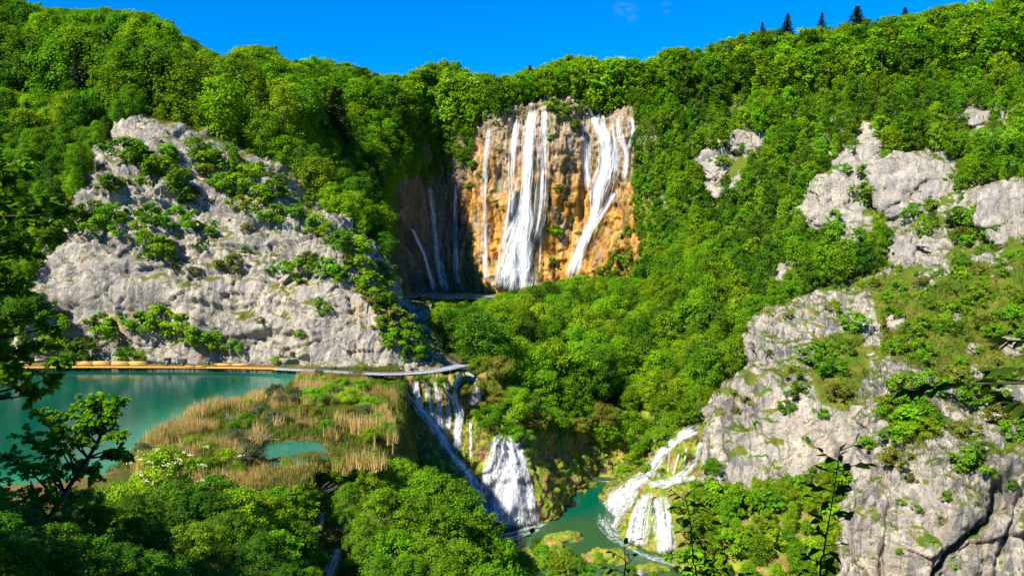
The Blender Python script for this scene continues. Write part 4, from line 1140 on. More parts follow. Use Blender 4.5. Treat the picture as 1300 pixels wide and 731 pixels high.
def ordinal(i, n):
    if n == 1: return ''
    if n == 2: return [', the left one', ', the right one'][i]
    if i == 0: return ', leftmost'
    if i == n - 1: return ', rightmost'
    if i < len(ORD): return ', %s from left' % ORD[i]
    return ', %s from right' % ORD[min(n - 1 - i, 11)]
def label_all(items, head, key=None):
    """items: dicts with u, v, tone, obj, where"""
    by = {}
    for t in items: by.setdefault((t['tone'], t['where'], t.get('form', '')), []).append(t)
    for (tone, where, form), L in by.items():
        L.sort(key=lambda t: t['u'])
        for i, t in enumerate(L):
            t['obj']['label'] = f"{tone} {form + ' ' if form else ''}{head} {where}{ordinal(i, len(L))}"

shown = sorted([t for t in TREES if t['vis'] > 0], key=lambda t: -t['vis'])
single = shown[:290]
rest = shown[290:] + [t for t in TREES if t['vis'] == 0]
ids = set(id(t) for t in single)
for t in single:
    kind = 'conifer' if t['tone'] == 'spruce' else 'broadleaf_tree'
    t['obj'] = place_tree(kind, t['key'], t['tone'], t['pos'] - np.array([0, 0, .25]), t['h'], t['rz'], t['wide'])
    d = np.hypot(LA[:, 0] - t['u'], (LA[:, 1] - t['v']) * 1.3)
    t['where'] = LAND[int(d.argmin())][2]
    t['form'] = 'tall' if 'tall' in t['key'] else ''
    tag(t['obj'], None, 'tree', 'broadleaf trees of the valley woods' if t['tone'] != 'spruce' else 'conifers in the left wood')
label_all([t for t in single if t['tone'] != 'spruce'], 'broadleaf tree')
for t in single:
    if t['tone'] == 'spruce': t['tone'] = 'dark'
label_all([t for t in single if t['tone'] == 'dark'], 'pointed conifer')

for t in NEAR:
    t['u'], t['v'] = (float(x) for x in proj(t['pos'] + np.array([0, 0, t['h'] * .7]))[:2])
    t['where'] = t['zone']
    t['obj'] = place_tree('leafy_tree', t['key'], t['tone'], t['pos'], t['h'], t['rz'], t['wide'], bark='bark_pale')
    tag(t['obj'], None, 'tree', 'leafy trees at the bottom of the view')
label_all(NEAR, 'dense leafy tree')
SHRUBS.sort(key=lambda t: -t['px'])
SMALL = SHRUBS[285:]; SHRUBS = SHRUBS[:285]
for t in SMALL: t['wide'] = 1.15
for t in SHRUBS:
    t['u'], t['v'] = (float(x) for x in proj(t['pos'])[:2]); t['where'] = t['zone']
    t['obj'] = place_tree('shrub', t['key'], t['tone'], t['pos'], t['h'], t['rz'], 1.15, parts=t['px'] > 33)
    tag(t['obj'], None, 'shrub', 'shrubs ' + t['zone'])
    t['tone'] = {'grey': 'grey-green'}.get(t['tone'], t['tone'])
    ub, vb = round(t['u'] / 75), round(t['v'] / 75)
WH = {'on the ochre falls wall': [(715,155,'atop the falls wall between the falls'),(708,270,'on the falls wall between the falls'),(605,230,'at the left corner of the falls wall'),(780,320,'low right on the falls wall')],
      'on the pale cliff behind the lake': [(200,230,'high on the lake cliff'),(320,250,'on the upper right ledge of lake cliff'),(200,320,'mid-height on the lake cliff'),(370,350,'on the cliff ledge over the walkway'),(160,440,'low on the cliff above timber deck'),(250,440,'low on the cliff by the person'),(470,350,'at the right end of lake cliff'),(510,430,'on the cliff corner above walkway'),(80,440,'at the left foot of lake cliff'),(100,295,'on the left brow of lake cliff'),(390,410,'on the bare lower face of lake cliff')],
      'on the stepped grey buttress': [(1040,470,'in the cleft of the grey buttress'),(1000,520,'on the step of the grey buttress'),(940,520,'on the left face of grey buttress'),(1070,420,'on top of the grey buttress')],
      'on the streaked cliff at the lower right': [(1150,550,'on the green shelf of streaked cliff'),(1240,590,'on the brow of streaked cliff'),(1180,680,'on the bare face of streaked cliff'),(1200,500,'on the slope crowning the streaked cliff'),(1120,580,'at the left edge of streaked cliff'),(1285,580,'at the right end of streaked cliff')],
      'beside the grey outcrops of the right hill': [(1050,270,'by the left hillside outcrop'),(1120,240,'between the two hillside outcrops'),(1230,280,'by the ledge outcrop on right edge')],
      'on the grassy slope above the right cliffs': [(1060,340,'on the slope over the grey buttress'),(1130,340,'by the pale slabs on the slope'),(1200,350,'on the open slope under the ledge'),(1280,340,'on the open slope at right edge'),(1150,410,'on the grass behind the buttress'),(1220,420,'on the grass above the streaked cliff'),(1290,420,'on the low grass at right edge'),(1150,450,'just above the streaked cliff')],
      'on the reed marsh': [(490,495,'under the walkway by the small falls'),(430,490,'at the back of the reed marsh'),(350,520,'by the lake edge of the marsh'),(310,590,'in the middle of the marsh left of pond'),(370,620,'on the marsh in front of the pond'),(470,580,'at the right edge of the marsh'),(270,600,'on the left arm of the marsh')],
      'on the mossy rocks round the lower falls': [(560,490,'at the lip of the small falls'),(620,500,'by the pale rock beside small falls'),(640,545,'over the top of the fan waterfall'),(720,545,'over the dark hollow above the pool'),(800,580,'on the bank behind the green pool'),(860,590,'on the right-hand cascade')]}
for t in SHRUBS:
    o = WH[t['zone']]; t['where'] = min(o, key=lambda q: math.hypot(q[0] - t['u'], q[1] - t['v']))[2]
label_all(SHRUBS, 'shrub')

# -- the trees past the nearest three hundred: one mass
def forest_mass(name, items, label):
    keys = sorted({(t['key'], t['tone']) for t in items}); kid = {k: i for i, k in enumerate(keys)}
    col = bpy.data.collections.new(name + '_kinds')
    for i, (k, tone) in enumerate(keys):
        so = bpy.data.objects.new('kind_%02d' % i, tpl_joined(k, tone)); col.objects.link(so)
    n = len(items)
    V = np.array([t['pos'] for t in items]); s = np.array([t['h'] / TPL[t['key']].h for t in items]); wd = np.array([t['wide'] for t in items])
    me = bpy.data.meshes.new(name); me.vertices.add(n); me.vertices.foreach_set('co', V.astype(np.float32).ravel())
    def at(nm, typ, dt, v):
        a = me.attributes.new(nm, typ, 'POINT'); a.data.foreach_set(dt, np.ascontiguousarray(v).ravel())
    at('kind_id', 'INT', 'value', np.array([kid[(t['key'], t['tone'])] for t in items], np.int32))
    at('size', 'FLOAT_VECTOR', 'vector', np.stack([s * wd, s * wd, s], -1).astype(np.float32))
    at('turn', 'FLOAT_VECTOR', 'vector', np.stack([RNG.uniform(-.06, .06, n), RNG.uniform(-.06, .06, n), [t['rz'] for t in items]], -1).astype(np.float32))
    o = link(name, me)
    ng = bpy.data.node_groups.new(name, 'GeometryNodeTree')
    ng.interface.new_socket('Geometry', in_out='INPUT', socket_type='NodeSocketGeometry'); ng.interface.new_socket('Geometry', in_out='OUTPUT', socket_type='NodeSocketGeometry')
    N = ng.nodes; a, b = N.new('NodeGroupInput'), N.new('NodeGroupOutput')
    ip = N.new('GeometryNodeInstanceOnPoints'); ci = N.new('GeometryNodeCollectionInfo')
    ci.inputs['Collection'].default_value = col; ci.inputs['Separate Children'].default_value = True; ci.inputs['Reset Children'].default_value = True
    def na(nm, typ):
        q = N.new('GeometryNodeInputNamedAttribute'); q.data_type = typ; q.inputs['Name'].default_value = nm; return q.outputs['Attribute']
    L = ng.links.new
    L(a.outputs[0], ip.inputs['Points']); L(ci.outputs[0], ip.inputs['Instance']); ip.inputs['Pick Instance'].default_value = True
    L(na('kind_id', 'INT'), ip.inputs['Instance Index']); L(na('size', 'FLOAT_VECTOR'), ip.inputs['Scale'])
    er = N.new('FunctionNodeEulerToRotation'); L(na('turn', 'FLOAT_VECTOR'), er.inputs[0]); L(er.outputs[0], ip.inputs['Rotation'])
    L(ip.outputs[0], b.inputs[0])
    md = o.modifiers.new('instances', 'NODES'); md.node_group = ng
    tag(o, label, name, kind='stuff')
    return o
forest_mass('scrub', SMALL, 'small low shrubs scattered over the ledges, slopes and marsh')
forest_mass('forest', rest, 'continuous green broadleaf forest covering the hillsides round the waterfalls')

# -- spruces standing out of the ridge
SPR = [(969,28,46,6.5,'small dark spruce leftmost on the right skyline'),(998,17,52,9.5,'dark pointed spruce second from left on the right skyline'),(1043,16,44,7.0,'slim dark spruce left of the broad skyline spruce'),(1088,8,52,11.5,'broad brownish spruce, biggest one on the right skyline'),(1151,8,50,9.5,'dark spruce right of the broad skyline spruce'),(1247,-8,46,8,'dark spruce cut by the top edge at the right'),(672,82,44,8.5,'lone small spruce on the skyline above the tall falls'),
       (424,108,0,15,'grey dead-topped conifer among trees over the dark ravine'),(384,118,0,13,'second thin conifer left of the one over the dark ravine'),(330,58,0,0,'')]
for i, (u, v, dv, h, lab) in enumerate(SPR):
    if not lab: continue
    Yd = 336 if u > 700 else (350 if u == 672 else 268)
    p = P(u, v, Yd); p[2] -= h
    p[2] -= .2; o = place_tree('spruce', 'spruce%d' % (i % 2), 'spruce', p - np.array([0, 0, h * .26]), h * 1.28, random.uniform(0, 6), 1.45 if i != 3 else 2.0)
    tag(o, lab, 'tree', 'spruces standing out of the wood')

# ------------------------------------------------------------------ grass on ledges and slopes
def blades(p, n_per, h, w, spread, rng, lean=.35, tint=(0, 1)):
    k = len(p) * n_per
    q = np.repeat(p, n_per, 0) + np.concatenate([rng.normal(0, spread, (k, 2)), np.zeros((k, 1))], 1)
    hh = rng.uniform(h[0], h[1], k)[:, None]
    a = rng.uniform(0, 6.28, k); side = np.stack([np.cos(a), np.sin(a), 0 * a], -1) * (w * rng.uniform(.6, 1.4, k))[:, None]
    ln = rng.normal(0, lean, (k, 3)); ln[:, 2] = 1
    top = q + unit(ln) * hh
    V = np.stack([q - side * .5, q + side * .5, top], 1).reshape(-1, 3)
    return V, np.arange(3 * k).reshape(-1, 3), np.repeat(rng.uniform(*tint, k), 3)
def upfacing(key, n, rng, zmin):
    V, F = TERR[key]
    a, b, c, d = (V[F[:, i]] for i in range(4))
    nn = np.cross(c - a, d - b); A = np.linalg.norm(nn, axis=1); nz = nn[:, 2] / (A + 1e-9)
    cen = (a + c) / 2
    wgt = A * (nz > zmin) * sstep(-.25, .3, fbm(cen / 7, 3, 300)) * sstep(zmin, zmin + .3, nz)
    i = rng.choice(len(F), n, p=wgt / wgt.sum())
    s, t = rng.random((2, n, 1))
    return (a[i] * (1 - s) + b[i] * s) * (1 - t) + (d[i] * (1 - s) + c[i] * s) * t
rng = np.random.default_rng(5)
_v = TERR['cliff2'][0]; _i = np.where(GREENV['front_cliff'] > -4)[0]; GP2 = _v[rng.choice(_i, 7000)] + rng.normal(0, .12, (7000, 3)) * np.array([1, 1, 0])
pts = np.concatenate([upfacing('left_cliff', 5200, rng, .42), upfacing('cliff1', 2600, rng, .45), upfacing('cliff2', 6000, rng, .42), GP2, upfacing('sast', 1500, rng, .35), upfacing('rcasc', 700, rng, .5)])
Vg, Fg, tg = blades(pts, 7, (.25, .75), .11, .28, rng, .5)
tag(link('ledge_grass', make_mesh('ledge_grass', Vg, Fg, [M['moss_blade']], False, {'tint': ('POINT', tg)})), 'tufts of green grass on the cliff ledges', 'grass', kind='stuff')
p = sample_patch('right_hill', 60000, rng); u, v, f = proj(p)
p = p[(p[:, 1] < 240) & (u > 930) & (u < 1330) & (v > 280)][:16000]
p = p[fbm(p / 6, 3, 9) > -.35]
Vg, Fg, tg = blades(p, 6, (.3, .9), .13, .4, rng, .5, (.1, .9))
tag(link('slope_grass', make_mesh('slope_grass', Vg, Fg, [M['grass']], False, {'tint': ('POINT', tg)})), 'rough grass on the open slope above the right cliffs', 'grass', kind='stuff')

# ------------------------------------------------------------------ reeds
def ground_z(x, y): return zfun(np.asarray(x, float), np.asarray(y, float))
def reed_bed(name, poly_px, n, h, tint, label, seed, inv=False, gap=-.2):
    rng = np.random.default_rng(seed)
    poly = np.array([wp(*q) for q in poly_px]); lo, hi = poly.min(0), poly.max(0)
    xy = rng.uniform(lo, hi, (n * 4, 2))
    xy = xy[poly_inside(poly, xy[:, 0], xy[:, 1])][:n]
    q = np.stack([xy[:, 0], xy[:, 1], 0 * xy[:, 0]], -1)
    nse = fbm(q / 5, 4, seed, .65); xy = xy[nse > gap]; nse = nse[nse > gap]
    z = np.maximum(ground_z(xy[:, 0], xy[:, 1]), -.35)
    q = np.stack([xy[:, 0], xy[:, 1], z - .1], -1)
    # clumps share height and colour
    nn = fbm(q / 2.2, 2, seed + 4)
    V, F, t = blades(q, 4, (h[0], h[1]), .085, .16, rng, .13, tint)
    sc = np.repeat(1 + .35 * nn, 12); V[:, 2] = np.repeat(q[:, 2], 12) + (V[:, 2] - np.repeat(q[:, 2], 12)) * sc
    t = np.clip(t + np.repeat(nn, 12) * .35, 0, 1)
    tag(link(name, make_mesh(name, V, F, [M['reed']], False, {'tint': ('POINT', t)})), label, 'reeds', kind='stuff')
reed_bed('reed_bed', [(345,520),(352,498),(385,480),(410,488),(470,510),(495,525),(505,560),(490,592),(440,600),(415,590),(410,565),(350,560)], 7500, (1.1, 2.0), (.3, 1), 'tall golden reeds standing right of the small pond', 11, gap=.05)
reed_bed('reed_bed', [(200,545),(262,525),(300,520),(335,528),(340,560),(320,575),(318,612),(240,618),(170,606),(165,585)], 7000, (1.0, 1.9), (.1, .95), 'golden green reeds on the marsh beside the lake', 12, gap=.02)
reed_bed('reed_bed', [(318,590),(350,597),(410,592),(440,602),(470,600),(475,608),(330,628),(240,630)], 4000, (.6, 1.4), (0, .75), 'shorter green and brown reeds in front of the pond', 13, gap=0)
reed_bed('reed_bed', [(395,478),(440,486),(500,492),(505,515),(470,512),(420,495),(385,486)], 2500, (.8, 1.6), (0, .6), 'green and brown reeds under the grey walkway', 14)
reed_bed('reed_bed', [(240,520),(300,508),(352,496),(352,506),(300,523),(235,540)], 1300, (1.2, 2.0), (.3, .9), 'thin line of reeds in the shallow edge of the lake', 15)
rng = np.random.default_rng(91)
xy = rng.uniform((-62, 84), (-14, 150), (26000, 2)); d = poly_dist(EDGE, xy[:, 0], xy[:, 1]); dl = np.maximum(poly_dist(LAKE, xy[:, 0], xy[:, 1]), poly_dist(POND, xy[:, 0], xy[:, 1]))
xy = xy[(d > -8) & (dl < -.4)]
q = np.stack([xy[:, 0], xy[:, 1], ground_z(xy[:, 0], xy[:, 1]) - .05], -1)
Vg, Fg, tg = blades(q, 6, (.3, .95), .09, .3, rng, .45)
tag(link('marsh_grass', make_mesh('marsh_grass', Vg, Fg, [M['grass']], False, {'tint': ('POINT', tg)})), 'low green grass and sedge between the reeds', 'grass', kind='stuff')
# ------------------------------------------------------------------ rock outcrops on the hillside
def outcrop(u0, v0, u1, v1, label, name='rock_outcrop', mat='lime_small', seed=0, depth=.34, s=.5, bury=.15, nu=90, cat='rock', bvh=None):
    uc, vc = (u0 + u1) / 2, (v0 + v1) / 2
    p, n = hit(uc, vc, bvh)
    if p is None: return
    a = (u1 - u0) / 2 * p[1] / FPX; b = (v1 - v0) / 2 * p[1] / FPX
    th = np.linspace(0, np.pi, nu // 2); ph = np.linspace(0, 2 * np.pi, nu, endpoint=False)
    T, H = np.meshgrid(th, ph, indexing='ij')
    S = np.stack([np.sin(T) * np.cos(H), np.sin(T) * np.sin(H), np.cos(T)], -1).reshape(-1, 3)
    S = np.sign(S) * np.abs(S) ** .8
    c = max(a, b) * depth
    nh = unit(np.array([n[0] * .5, n[1], 0.0]) + np.array([0, -.3, 0]))
    sx = np.array([-nh[1], nh[0], 0]); up = unit(np.array([0, 0, 1.0]) + .45 * np.array([-nh[0], -nh[1], 0]))
    V = p - nh * c * bury + S[:, :1] * a * sx + S[:, 1:2] * (c * nh) + S[:, 2:] * (b * 1.05) * up
    k = nu; r = nu // 2
    i = np.arange(r - 1)[:, None] * k + np.arange(k)[None]; j = np.arange(r - 1)[:, None] * k + (np.arange(k)[None] + 1) % k
    F = np.stack([i, j, j + k, i + k], -1).reshape(-1, 4)
    N = unit(S)
    Nw = unit(N[:, :1] * sx + N[:, 1:2] * nh + N[:, 2:] * up)
    V = V + Nw * (rock_disp(s, 400 + seed, 1.1)(V, Nw))[:, None]
    if name == 'rock_outcrop': TERR['oc%d' % seed] = (V, F)
    o = link(name, make_mesh(name, V - p, F, [M[mat]], True), None, tuple(p))
    tag(o, label, cat, 'pale rock outcrops on the right hill' if name == 'rock_outcrop' else None)
    return o
TERR['poolbed'] = (np.array([(-12, 100, -26.3), (45, 100, -26.3), (45, 175, -26.3), (-12, 175, -26.3)], float), np.array([(0, 1, 2, 3)]))
BVHP = build_bvh(['poolbed']); del TERR['poolbed']
OC = [(1024,215,1092,312,'tall grey rock outcrop left of the broadest outcrop on the right hill',1.0),(1110,186,1208,286,'broadest grey rock outcrop high on the right hill',1.0),(1092,172,1122,236,'narrow pale rock rib between the two big outcrops',.6),(1198,240,1262,290,'grey ledge outcrop left half near the right edge',.8),(1246,228,1330,318,'grey ledge outcrop cut by the right edge of the view',1.0),
      (1136,304,1166,342,'pale slab on the open slope, left one',.5),(1164,300,1206,322,'pale slab on the open slope, upper one',.5),(1172,324,1204,346,'pale slab on the open slope, lower one',.5),(926,166,966,196,'small pale rock high above the other small ones right of the falls',.5),(893,196,922,228,'small pale rock nearest the falls on the right hill',.5),(898,230,946,250,'low pale rocks under the nearest small one right of the falls',.5),
      (986,334,1000,356,'tiny pale rock alone in the trees above the buttress',.4),(1222,138,1248,160,'small pale rock among trees over the broadest outcrop',.5),(1262,140,1274,156,'tiny pale rock near the right edge among trees',.4),(1092,158,1106,178,'small pale knob above the narrow rock rib',.4),(878,286,888,300,'tiny pale rock in the trees beside the falls wall',.4),
      (808,330,826,362,'pale rock at the right foot of the falls wall',.5),(850,378,866,402,'pale rock between trees below the right end of the falls wall',.5),(330,132,346,160,'grey rock showing through the wood above the lake cliff',.6)]
for i, (a, b, c, d, lab, s) in enumerate(OC): outcrop(a, b, c, d, lab, seed=i, s=s * .8, nu=130 if s > .7 else 70)
for i_, (a_, b_, c_, d_, l_) in enumerate([(655,696,730,735,'mossy tufa hump at the bottom edge below the pool'),(735,700,800,735,'second mossy hump at the bottom edge, nearer the cascade'),(690,676,745,700,'low brown mossy shelf just under water of the pool'),(800,716,850,740,'small mossy hump in the foam under the cascade')]):
    outcrop(a_, b_, c_, d_, l_, 'mossy_rock', 'tufa', 60 + i_, .5, .3, cat='rock', bvh=BVHP)
outcrop(594, 474, 612, 512, 'upright pale rock beside the small falls at the walkway end', 'boulder', 'lime_small', 31, .7, .28, cat='rock')
for i, (a, b, c, d) in enumerate([(1128,398,1150,420),(1165,470,1190,490),(1205,395,1222,412),(1228,440,1250,456),(1275,432,1300,450),(1150,425,1168,440),(1240,470,1262,486)]):
    outcrop(a, b, c, d, 'weathered pale boulder %s' % ['behind the top of the grey buttress', 'at the crest of the streaked cliff', 'alone in the middle of the open slope', 'in low grass above the streaked cliff', 'in the grass by the right edge', 'just right of the buttress top', 'on the brow above the streaked cliff'][i], 'boulder', 'lime_small', 40 + i, .7, .32)

# ------------------------------------------------------------------ waterfalls
BVH2 = build_bvh(['wall', 'sast', 'rcasc', 'center', 'valley', 'cliff1', 'gully'])
def path_samples(path, step):
    path = np.asarray(path, float)
    L = np.r_[0, np.cumsum(np.hypot(*np.diff(path[:, :2], axis=0).T))]
    n = max(6, int(L[-1] / step)); s = np.linspace(0, L[-1], n)
    q = catmull(path, 12 * len(path)); Lq = np.r_[0, np.cumsum(np.hypot(*np.diff(q[:, :2], axis=0).T))]; Lq *= L[-1] / Lq[-1]
    return np.stack([np.interp(s, Lq, q[:, k]) for k in range(3)], -1)
def fall_sheet(path, lift, seed, free=True, step=2.0, wmul=1.0, fade=(1.0, 1.0)):
    den = 1.0
    if isinstance(path, tuple): path, den = path
    q = path_samples(path, step); n = len(q)
    d = np.gradient(q[:, :2], axis=0); d /= np.linalg.norm(d, axis=1, keepdims=True) + 1e-9
    perp = np.stack([-d[:, 1], d[:, 0]], -1)
    wmax = q[:, 2].max(); nu = int(np.clip(wmax / 1.3, 5, 26)); w = np.linspace(-1, 1, nu)
    rng = np.random.default_rng(seed)
    wob = vnoise(np.stack([np.arange(n) / 9., np.full(n, seed * 3.7), np.zeros(n)], -1), seed) * .12
    Y = np.zeros((n, nu)); uv = np.zeros((n, nu, 2))
    for i in range(n):
        for j in range(nu):
            wid = q[i, 2] * wmul * .5
            uu, vv = q[i, :2] + perp[i] * (w[j] + wob[i]) * wid
            p, nn = hit(uu, vv, BVH2)
            uv[i, j] = uu, vv
            Y[i, j] = np.nan if p is None else p[1]
    med = np.nanmedian(Y); Y = np.where(np.isnan(Y), med, Y)
    Y = np.minimum(Y, np.roll(Y, 1, 1) + 2.5)
    if free:
        Y = np.minimum.accumulate(Y, axis=0)
        k = 9; pad = np.concatenate([np.repeat(Y[:1], k, 0), Y, np.repeat(Y[-1:], k, 0)])
        Y = np.minimum(Y, np.stack([pad[a:a + n] for a in range(2 * k + 1)]).mean(0))
    Y = Y - lift * (1 + .5 * np.linspace(0, 1, n)[:, None])
    V = np.array([[P(uv[i, j, 0], uv[i, j, 1], Y[i, j]) for j in range(nu)] for i in range(n)])
    al = np.r_[0, np.cumsum(np.linalg.norm(np.diff(V[:, nu // 2], axis=0), axis=1))]
    ac = w[None] * (q[:, 2] * .5 * wmul * med / FPX)[:, None]
    flow = np.stack([ac + seed * 13.1, np.repeat(al[:, None], nu, 1), np.full((n, nu), seed * 5.3)], -1)
    t = np.linspace(0, 1, n)[:, None]
    edge = (1 - np.abs(w[None]) ** 2.2) * np.ones((n, 1)) * np.clip(t * 14 + (1 - fade[0]), 0, 1) * np.clip((1 - t) * 10 + (1 - fade[1]), 0, 1)
    edge = edge * den
    return V.reshape(-1, 3), grid_faces(nu, n), flow.reshape(-1, 3), edge.ravel()
def waterfall(name, label, paths, mat='fall', free=True, lift=.35, layers=2, cat='waterfall', group=None, wm=(1.0, .8, 1.15)):
    VV, FF, fl, ed, n = [], [], [], [], 0
    for k, pth in enumerate(paths):
        for l in range(layers):
            v, f, a, e = fall_sheet(pth, lift + .28 * l, hash_seed(name, label) + 10 * k + l, free, wmul=wm[l % 3])
            VV.append(v); FF.append(f + n); fl.append(a); ed.append(e); n += len(v)
    me = make_mesh(name, np.concatenate(VV), np.concatenate(FF), [M[mat]], True, {'flow': ('POINT', np.concatenate(fl)), 'edge': ('POINT', np.concatenate(ed))})
    o = link(name, me); tag(o, label, cat, group); return o
def hash_seed(*a): return sum(ord(c) * (i + 1) for i, c in enumerate(''.join(a))) % 900
GFALL, LFALL, RFALL = 'streams of the tall waterfall', 'small falls below the grey walkway', 'streams of the right-hand cascade'
waterfall('waterfall', 'tallest white waterfall spreading at its foot on the ochre wall', [[(677,134,13),(672,172,16),(669,215,18),(668,250,20),(664,285,28),(657,330,44),(650,374,58)], [(676,136,7),(671,200,9),(668,270,12),(662,320,20),(655,368,26)], ([(664,240,26),(660,300,46),(652,340,66),(646,374,84)], .62), [(660,262,6),(650,284,7),(641,306,5)]], 'fall_dense', lift=.6, layers=3, group=GFALL)
waterfall('waterfall', 'thin veil of water left of the tallest white waterfall', [[(657,148,12),(651,195,14),(649,250,15),(646,282,12)], [(646,262,10),(640,300,14),(634,368,20)], ([(660,160,26),(656,220,30),(652,280,30)], .55)], 'fall', group=GFALL)
waterfall('waterfall', 'wide thin veil just right of the tallest white waterfall', [[(692,130,11),(690,172,18),(688,230,23),(683,282,22),(678,310,18)], [(692,132,6),(691,160,8),(689,200,9),(687,250,9)], [(690,278,6),(678,312,5),(665,354,6)], [(688,279,5),(686,316,5),(684,350,4)]], 'fall', group=GFALL)
waterfall('waterfall', 'right-hand tall waterfall bending left in one dense white stream', [[(747,131,8),(757,155,15),(768,178,20),(769,212,23),(759,238,19),(755,268,15),(741,304,16),(728,338,18),(723,362,20)], [(781,243,8),(766,268,9),(751,290,11),(740,312,9)], [(768,185,12),(764,225,14),(757,255,12)], ([(772,170,30),(768,220,34),(757,262,26)], .6)], 'fall_dense', lift=.5, layers=3, group=GFALL)
waterfall('waterfall', 'thin curtain left of the dense right-hand waterfall', [[(745,148,12),(744,195,18),(746,246,15)], [(750,240,5),(750,280,4)], [(762,138,10),(766,165,12)]], 'fall', group=GFALL)
waterfall('waterfall', 'short forked waterfall at the right end of the ochre wall', [[(784,146,8),(788,172,11),(795,198,9),(792,230,10)], [(803,148,6),(804,168,7),(796,190,7)], [(776,158,8),(780,190,12),(781,222,10)]], 'fall_dense', group=GFALL)
waterfall('waterfall', 'thin waterfall at the left end of the sunlit ochre wall', [[(623,156,13),(619,185,13),(614,240,11),(615,290,11),(617,370,16)], [(621,160,8),(616,205,9),(612,232,7)]], 'fall', group=GFALL)
waterfall('waterfall', 'thin waterfall on the edge between shaded and sunlit wall', [[(579,226,5),(577,268,8),(578,323,11),(580,371,16)]], 'fall', group=GFALL)
waterfall('waterfall', 'faint waterfall in the middle of the shaded wall', [[(545,232,10),(552,286,12),(558,342,13),(566,371,14)], [(560,330,5),(568,371,8)]], 'fall', group=GFALL)
waterfall('waterfall', 'slanting faint waterfall low on the shaded wall', [[(522,288,6),(538,322,9),(552,372,13)]], 'fall', group=GFALL)
waterfall('waterfall', 'narrow waterfall at the far left of the shaded wall', [[(495,262,6),(499,305,9),(506,345,10),(512,372,11)]], 'fall', group=GFALL)
waterfall('waterfall', 'small cascade running diagonally from the walkway down the dark rocks', [[(516,479,9),(517,500,11),(528,514,16),(545,531,22),(557,550,18),(566,566,13),(583,588,14),(600,610,22),(610,645,26),(620,674,36)], [(520,500,6),(540,524,9),(556,542,9),(575,578,6),(597,606,9),(612,650,12)], ([(536,520,22),(560,548,34),(566,575,30)], .6)], 'low_fall', free=False, group=LFALL)
waterfall('waterfall', 'short white thread beside the diagonal cascade', [[(527,482,11),(529,500,13),(534,522,15)]], 'low_fall', group=LFALL)
waterfall('waterfall', 'middle thread of the small falls on the mossy wall', [[(552,482,10),(556,512,15),(560,547,22)]], 'low_fall', group=LFALL)
waterfall('waterfall', 'long white thread right of the middle on the mossy wall', [[(594,469,9),(586,474,9),(580,482,13),(577,500,12),(583,524,14),(581,548,14),(580,575,13)], [(562,484,4),(570,500,4),(578,506,4)]], 'low_fall', layers=3, group=LFALL)
waterfall('waterfall', 'faint short curtain between the diagonal cascade and the middle thread', [[(541,483,8),(544,505,12),(548,530,14)]], 'low_fall', group=LFALL)
waterfall('waterfall', 'faint short curtain right of the middle thread', [[(567,484,7),(569,515,10),(571,548,12)]], 'low_fall', group=LFALL)
waterfall('waterfall', 'hair-thin thread at the right of the mossy wall', [[(597,534,6),(598,586,7)], [(590,472,8),(606,484,10),(612,492,8)]], 'low_fall', group=LFALL)
waterfall('waterfall', 'thin curtain at the left end of the mossy wall', [[(508,480,10),(510,502,12)]], 'low_thin', group=LFALL)
waterfall('waterfall', 'fan-shaped waterfall spreading over the round brown rock', [[(640,547,6),(629,563,11),(619,600,16),(613,640,22),(610,674,26)], [(645,546,12),(645,566,30),(645,600,52),(645,640,66),(644,676,78)], [(651,549,8),(660,575,13),(668,610,17),(674,640,18),(679,670,20)], ([(644,556,24),(642,590,56),(643,640,78),(643,676,92)], .72), [(632,600,6),(628,640,8),(627,674,9)], [(652,590,8),(655,630,9),(657,674,9)]], 'low_fall', free=False, lift=.3, layers=3)
waterfall('waterfall', 'dense white stream sliding down the left of the right-hand cascade', [[(892,543,13),(876,548,18),(858,557,17),(838,577,19),(823,601,21),(806,613,24),(786,630,34),(766,644,30)], [(806,614,18),(790,640,26),(774,668,26),(780,684,20)], [(798,622,20),(780,636,22),(762,652,16)], [(880,547,7),(846,566,8),(824,600,9)]], 'low_fall', free=False, lift=.25, layers=3, group=RFALL)
waterfall('waterfall', 'white stream on the upper right step of the cascade', [[(890,572,10),(877,592,12),(861,607,14),(845,612,12),(820,615,11)], [(884,606,9),(860,611,9),(838,620,11)], [(890,560,10),(884,580,9)]], 'low_fall', free=False, lift=.25, layers=3, group=RFALL)
waterfall('waterfall', 'fine threads over the upper mossy step of the cascade', [[(841,580,5),(836,607,6)], [(862,575,5),(854,605,6)], [(850,572,4),(847,603,5)], [(872,568,5),(867,594,5)]], 'low_fall', free=False, lift=.2, group=RFALL)
waterfall('waterfall', 'white fall on the left of the lower step of the cascade', [[(820,626,12),(812,655,17),(806,694,19)], [(813,630,7),(801,664,9),(797,690,9)], ([(824,622,20),(816,660,26),(812,696,28)], .7)], 'low_fall', free=False, lift=.25, layers=3, group=RFALL)
waterfall('waterfall', 'white fall on the right of the lower step of the cascade', [[(833,630,16),(838,662,19),(844,704,23)], [(848,638,9),(850,700,12)], ([(840,626,26),(845,704,34)], .7)], 'low_fall', free=False, lift=.25, layers=3, group=RFALL)
waterfall('waterfall', 'foaming cascade at the bottom edge left of centre', [[(430,694,12),(425,712,19),(416,735,24)]], 'low_fall', free=False, lift=.3, layers=3)
waterfall('waterfall', 'little foaming cascade among bushes above the bottom edge', [[(411,648,10),(408,660,12),(404,672,12)]], 'low_fall', free=False, lift=.3, layers=3)
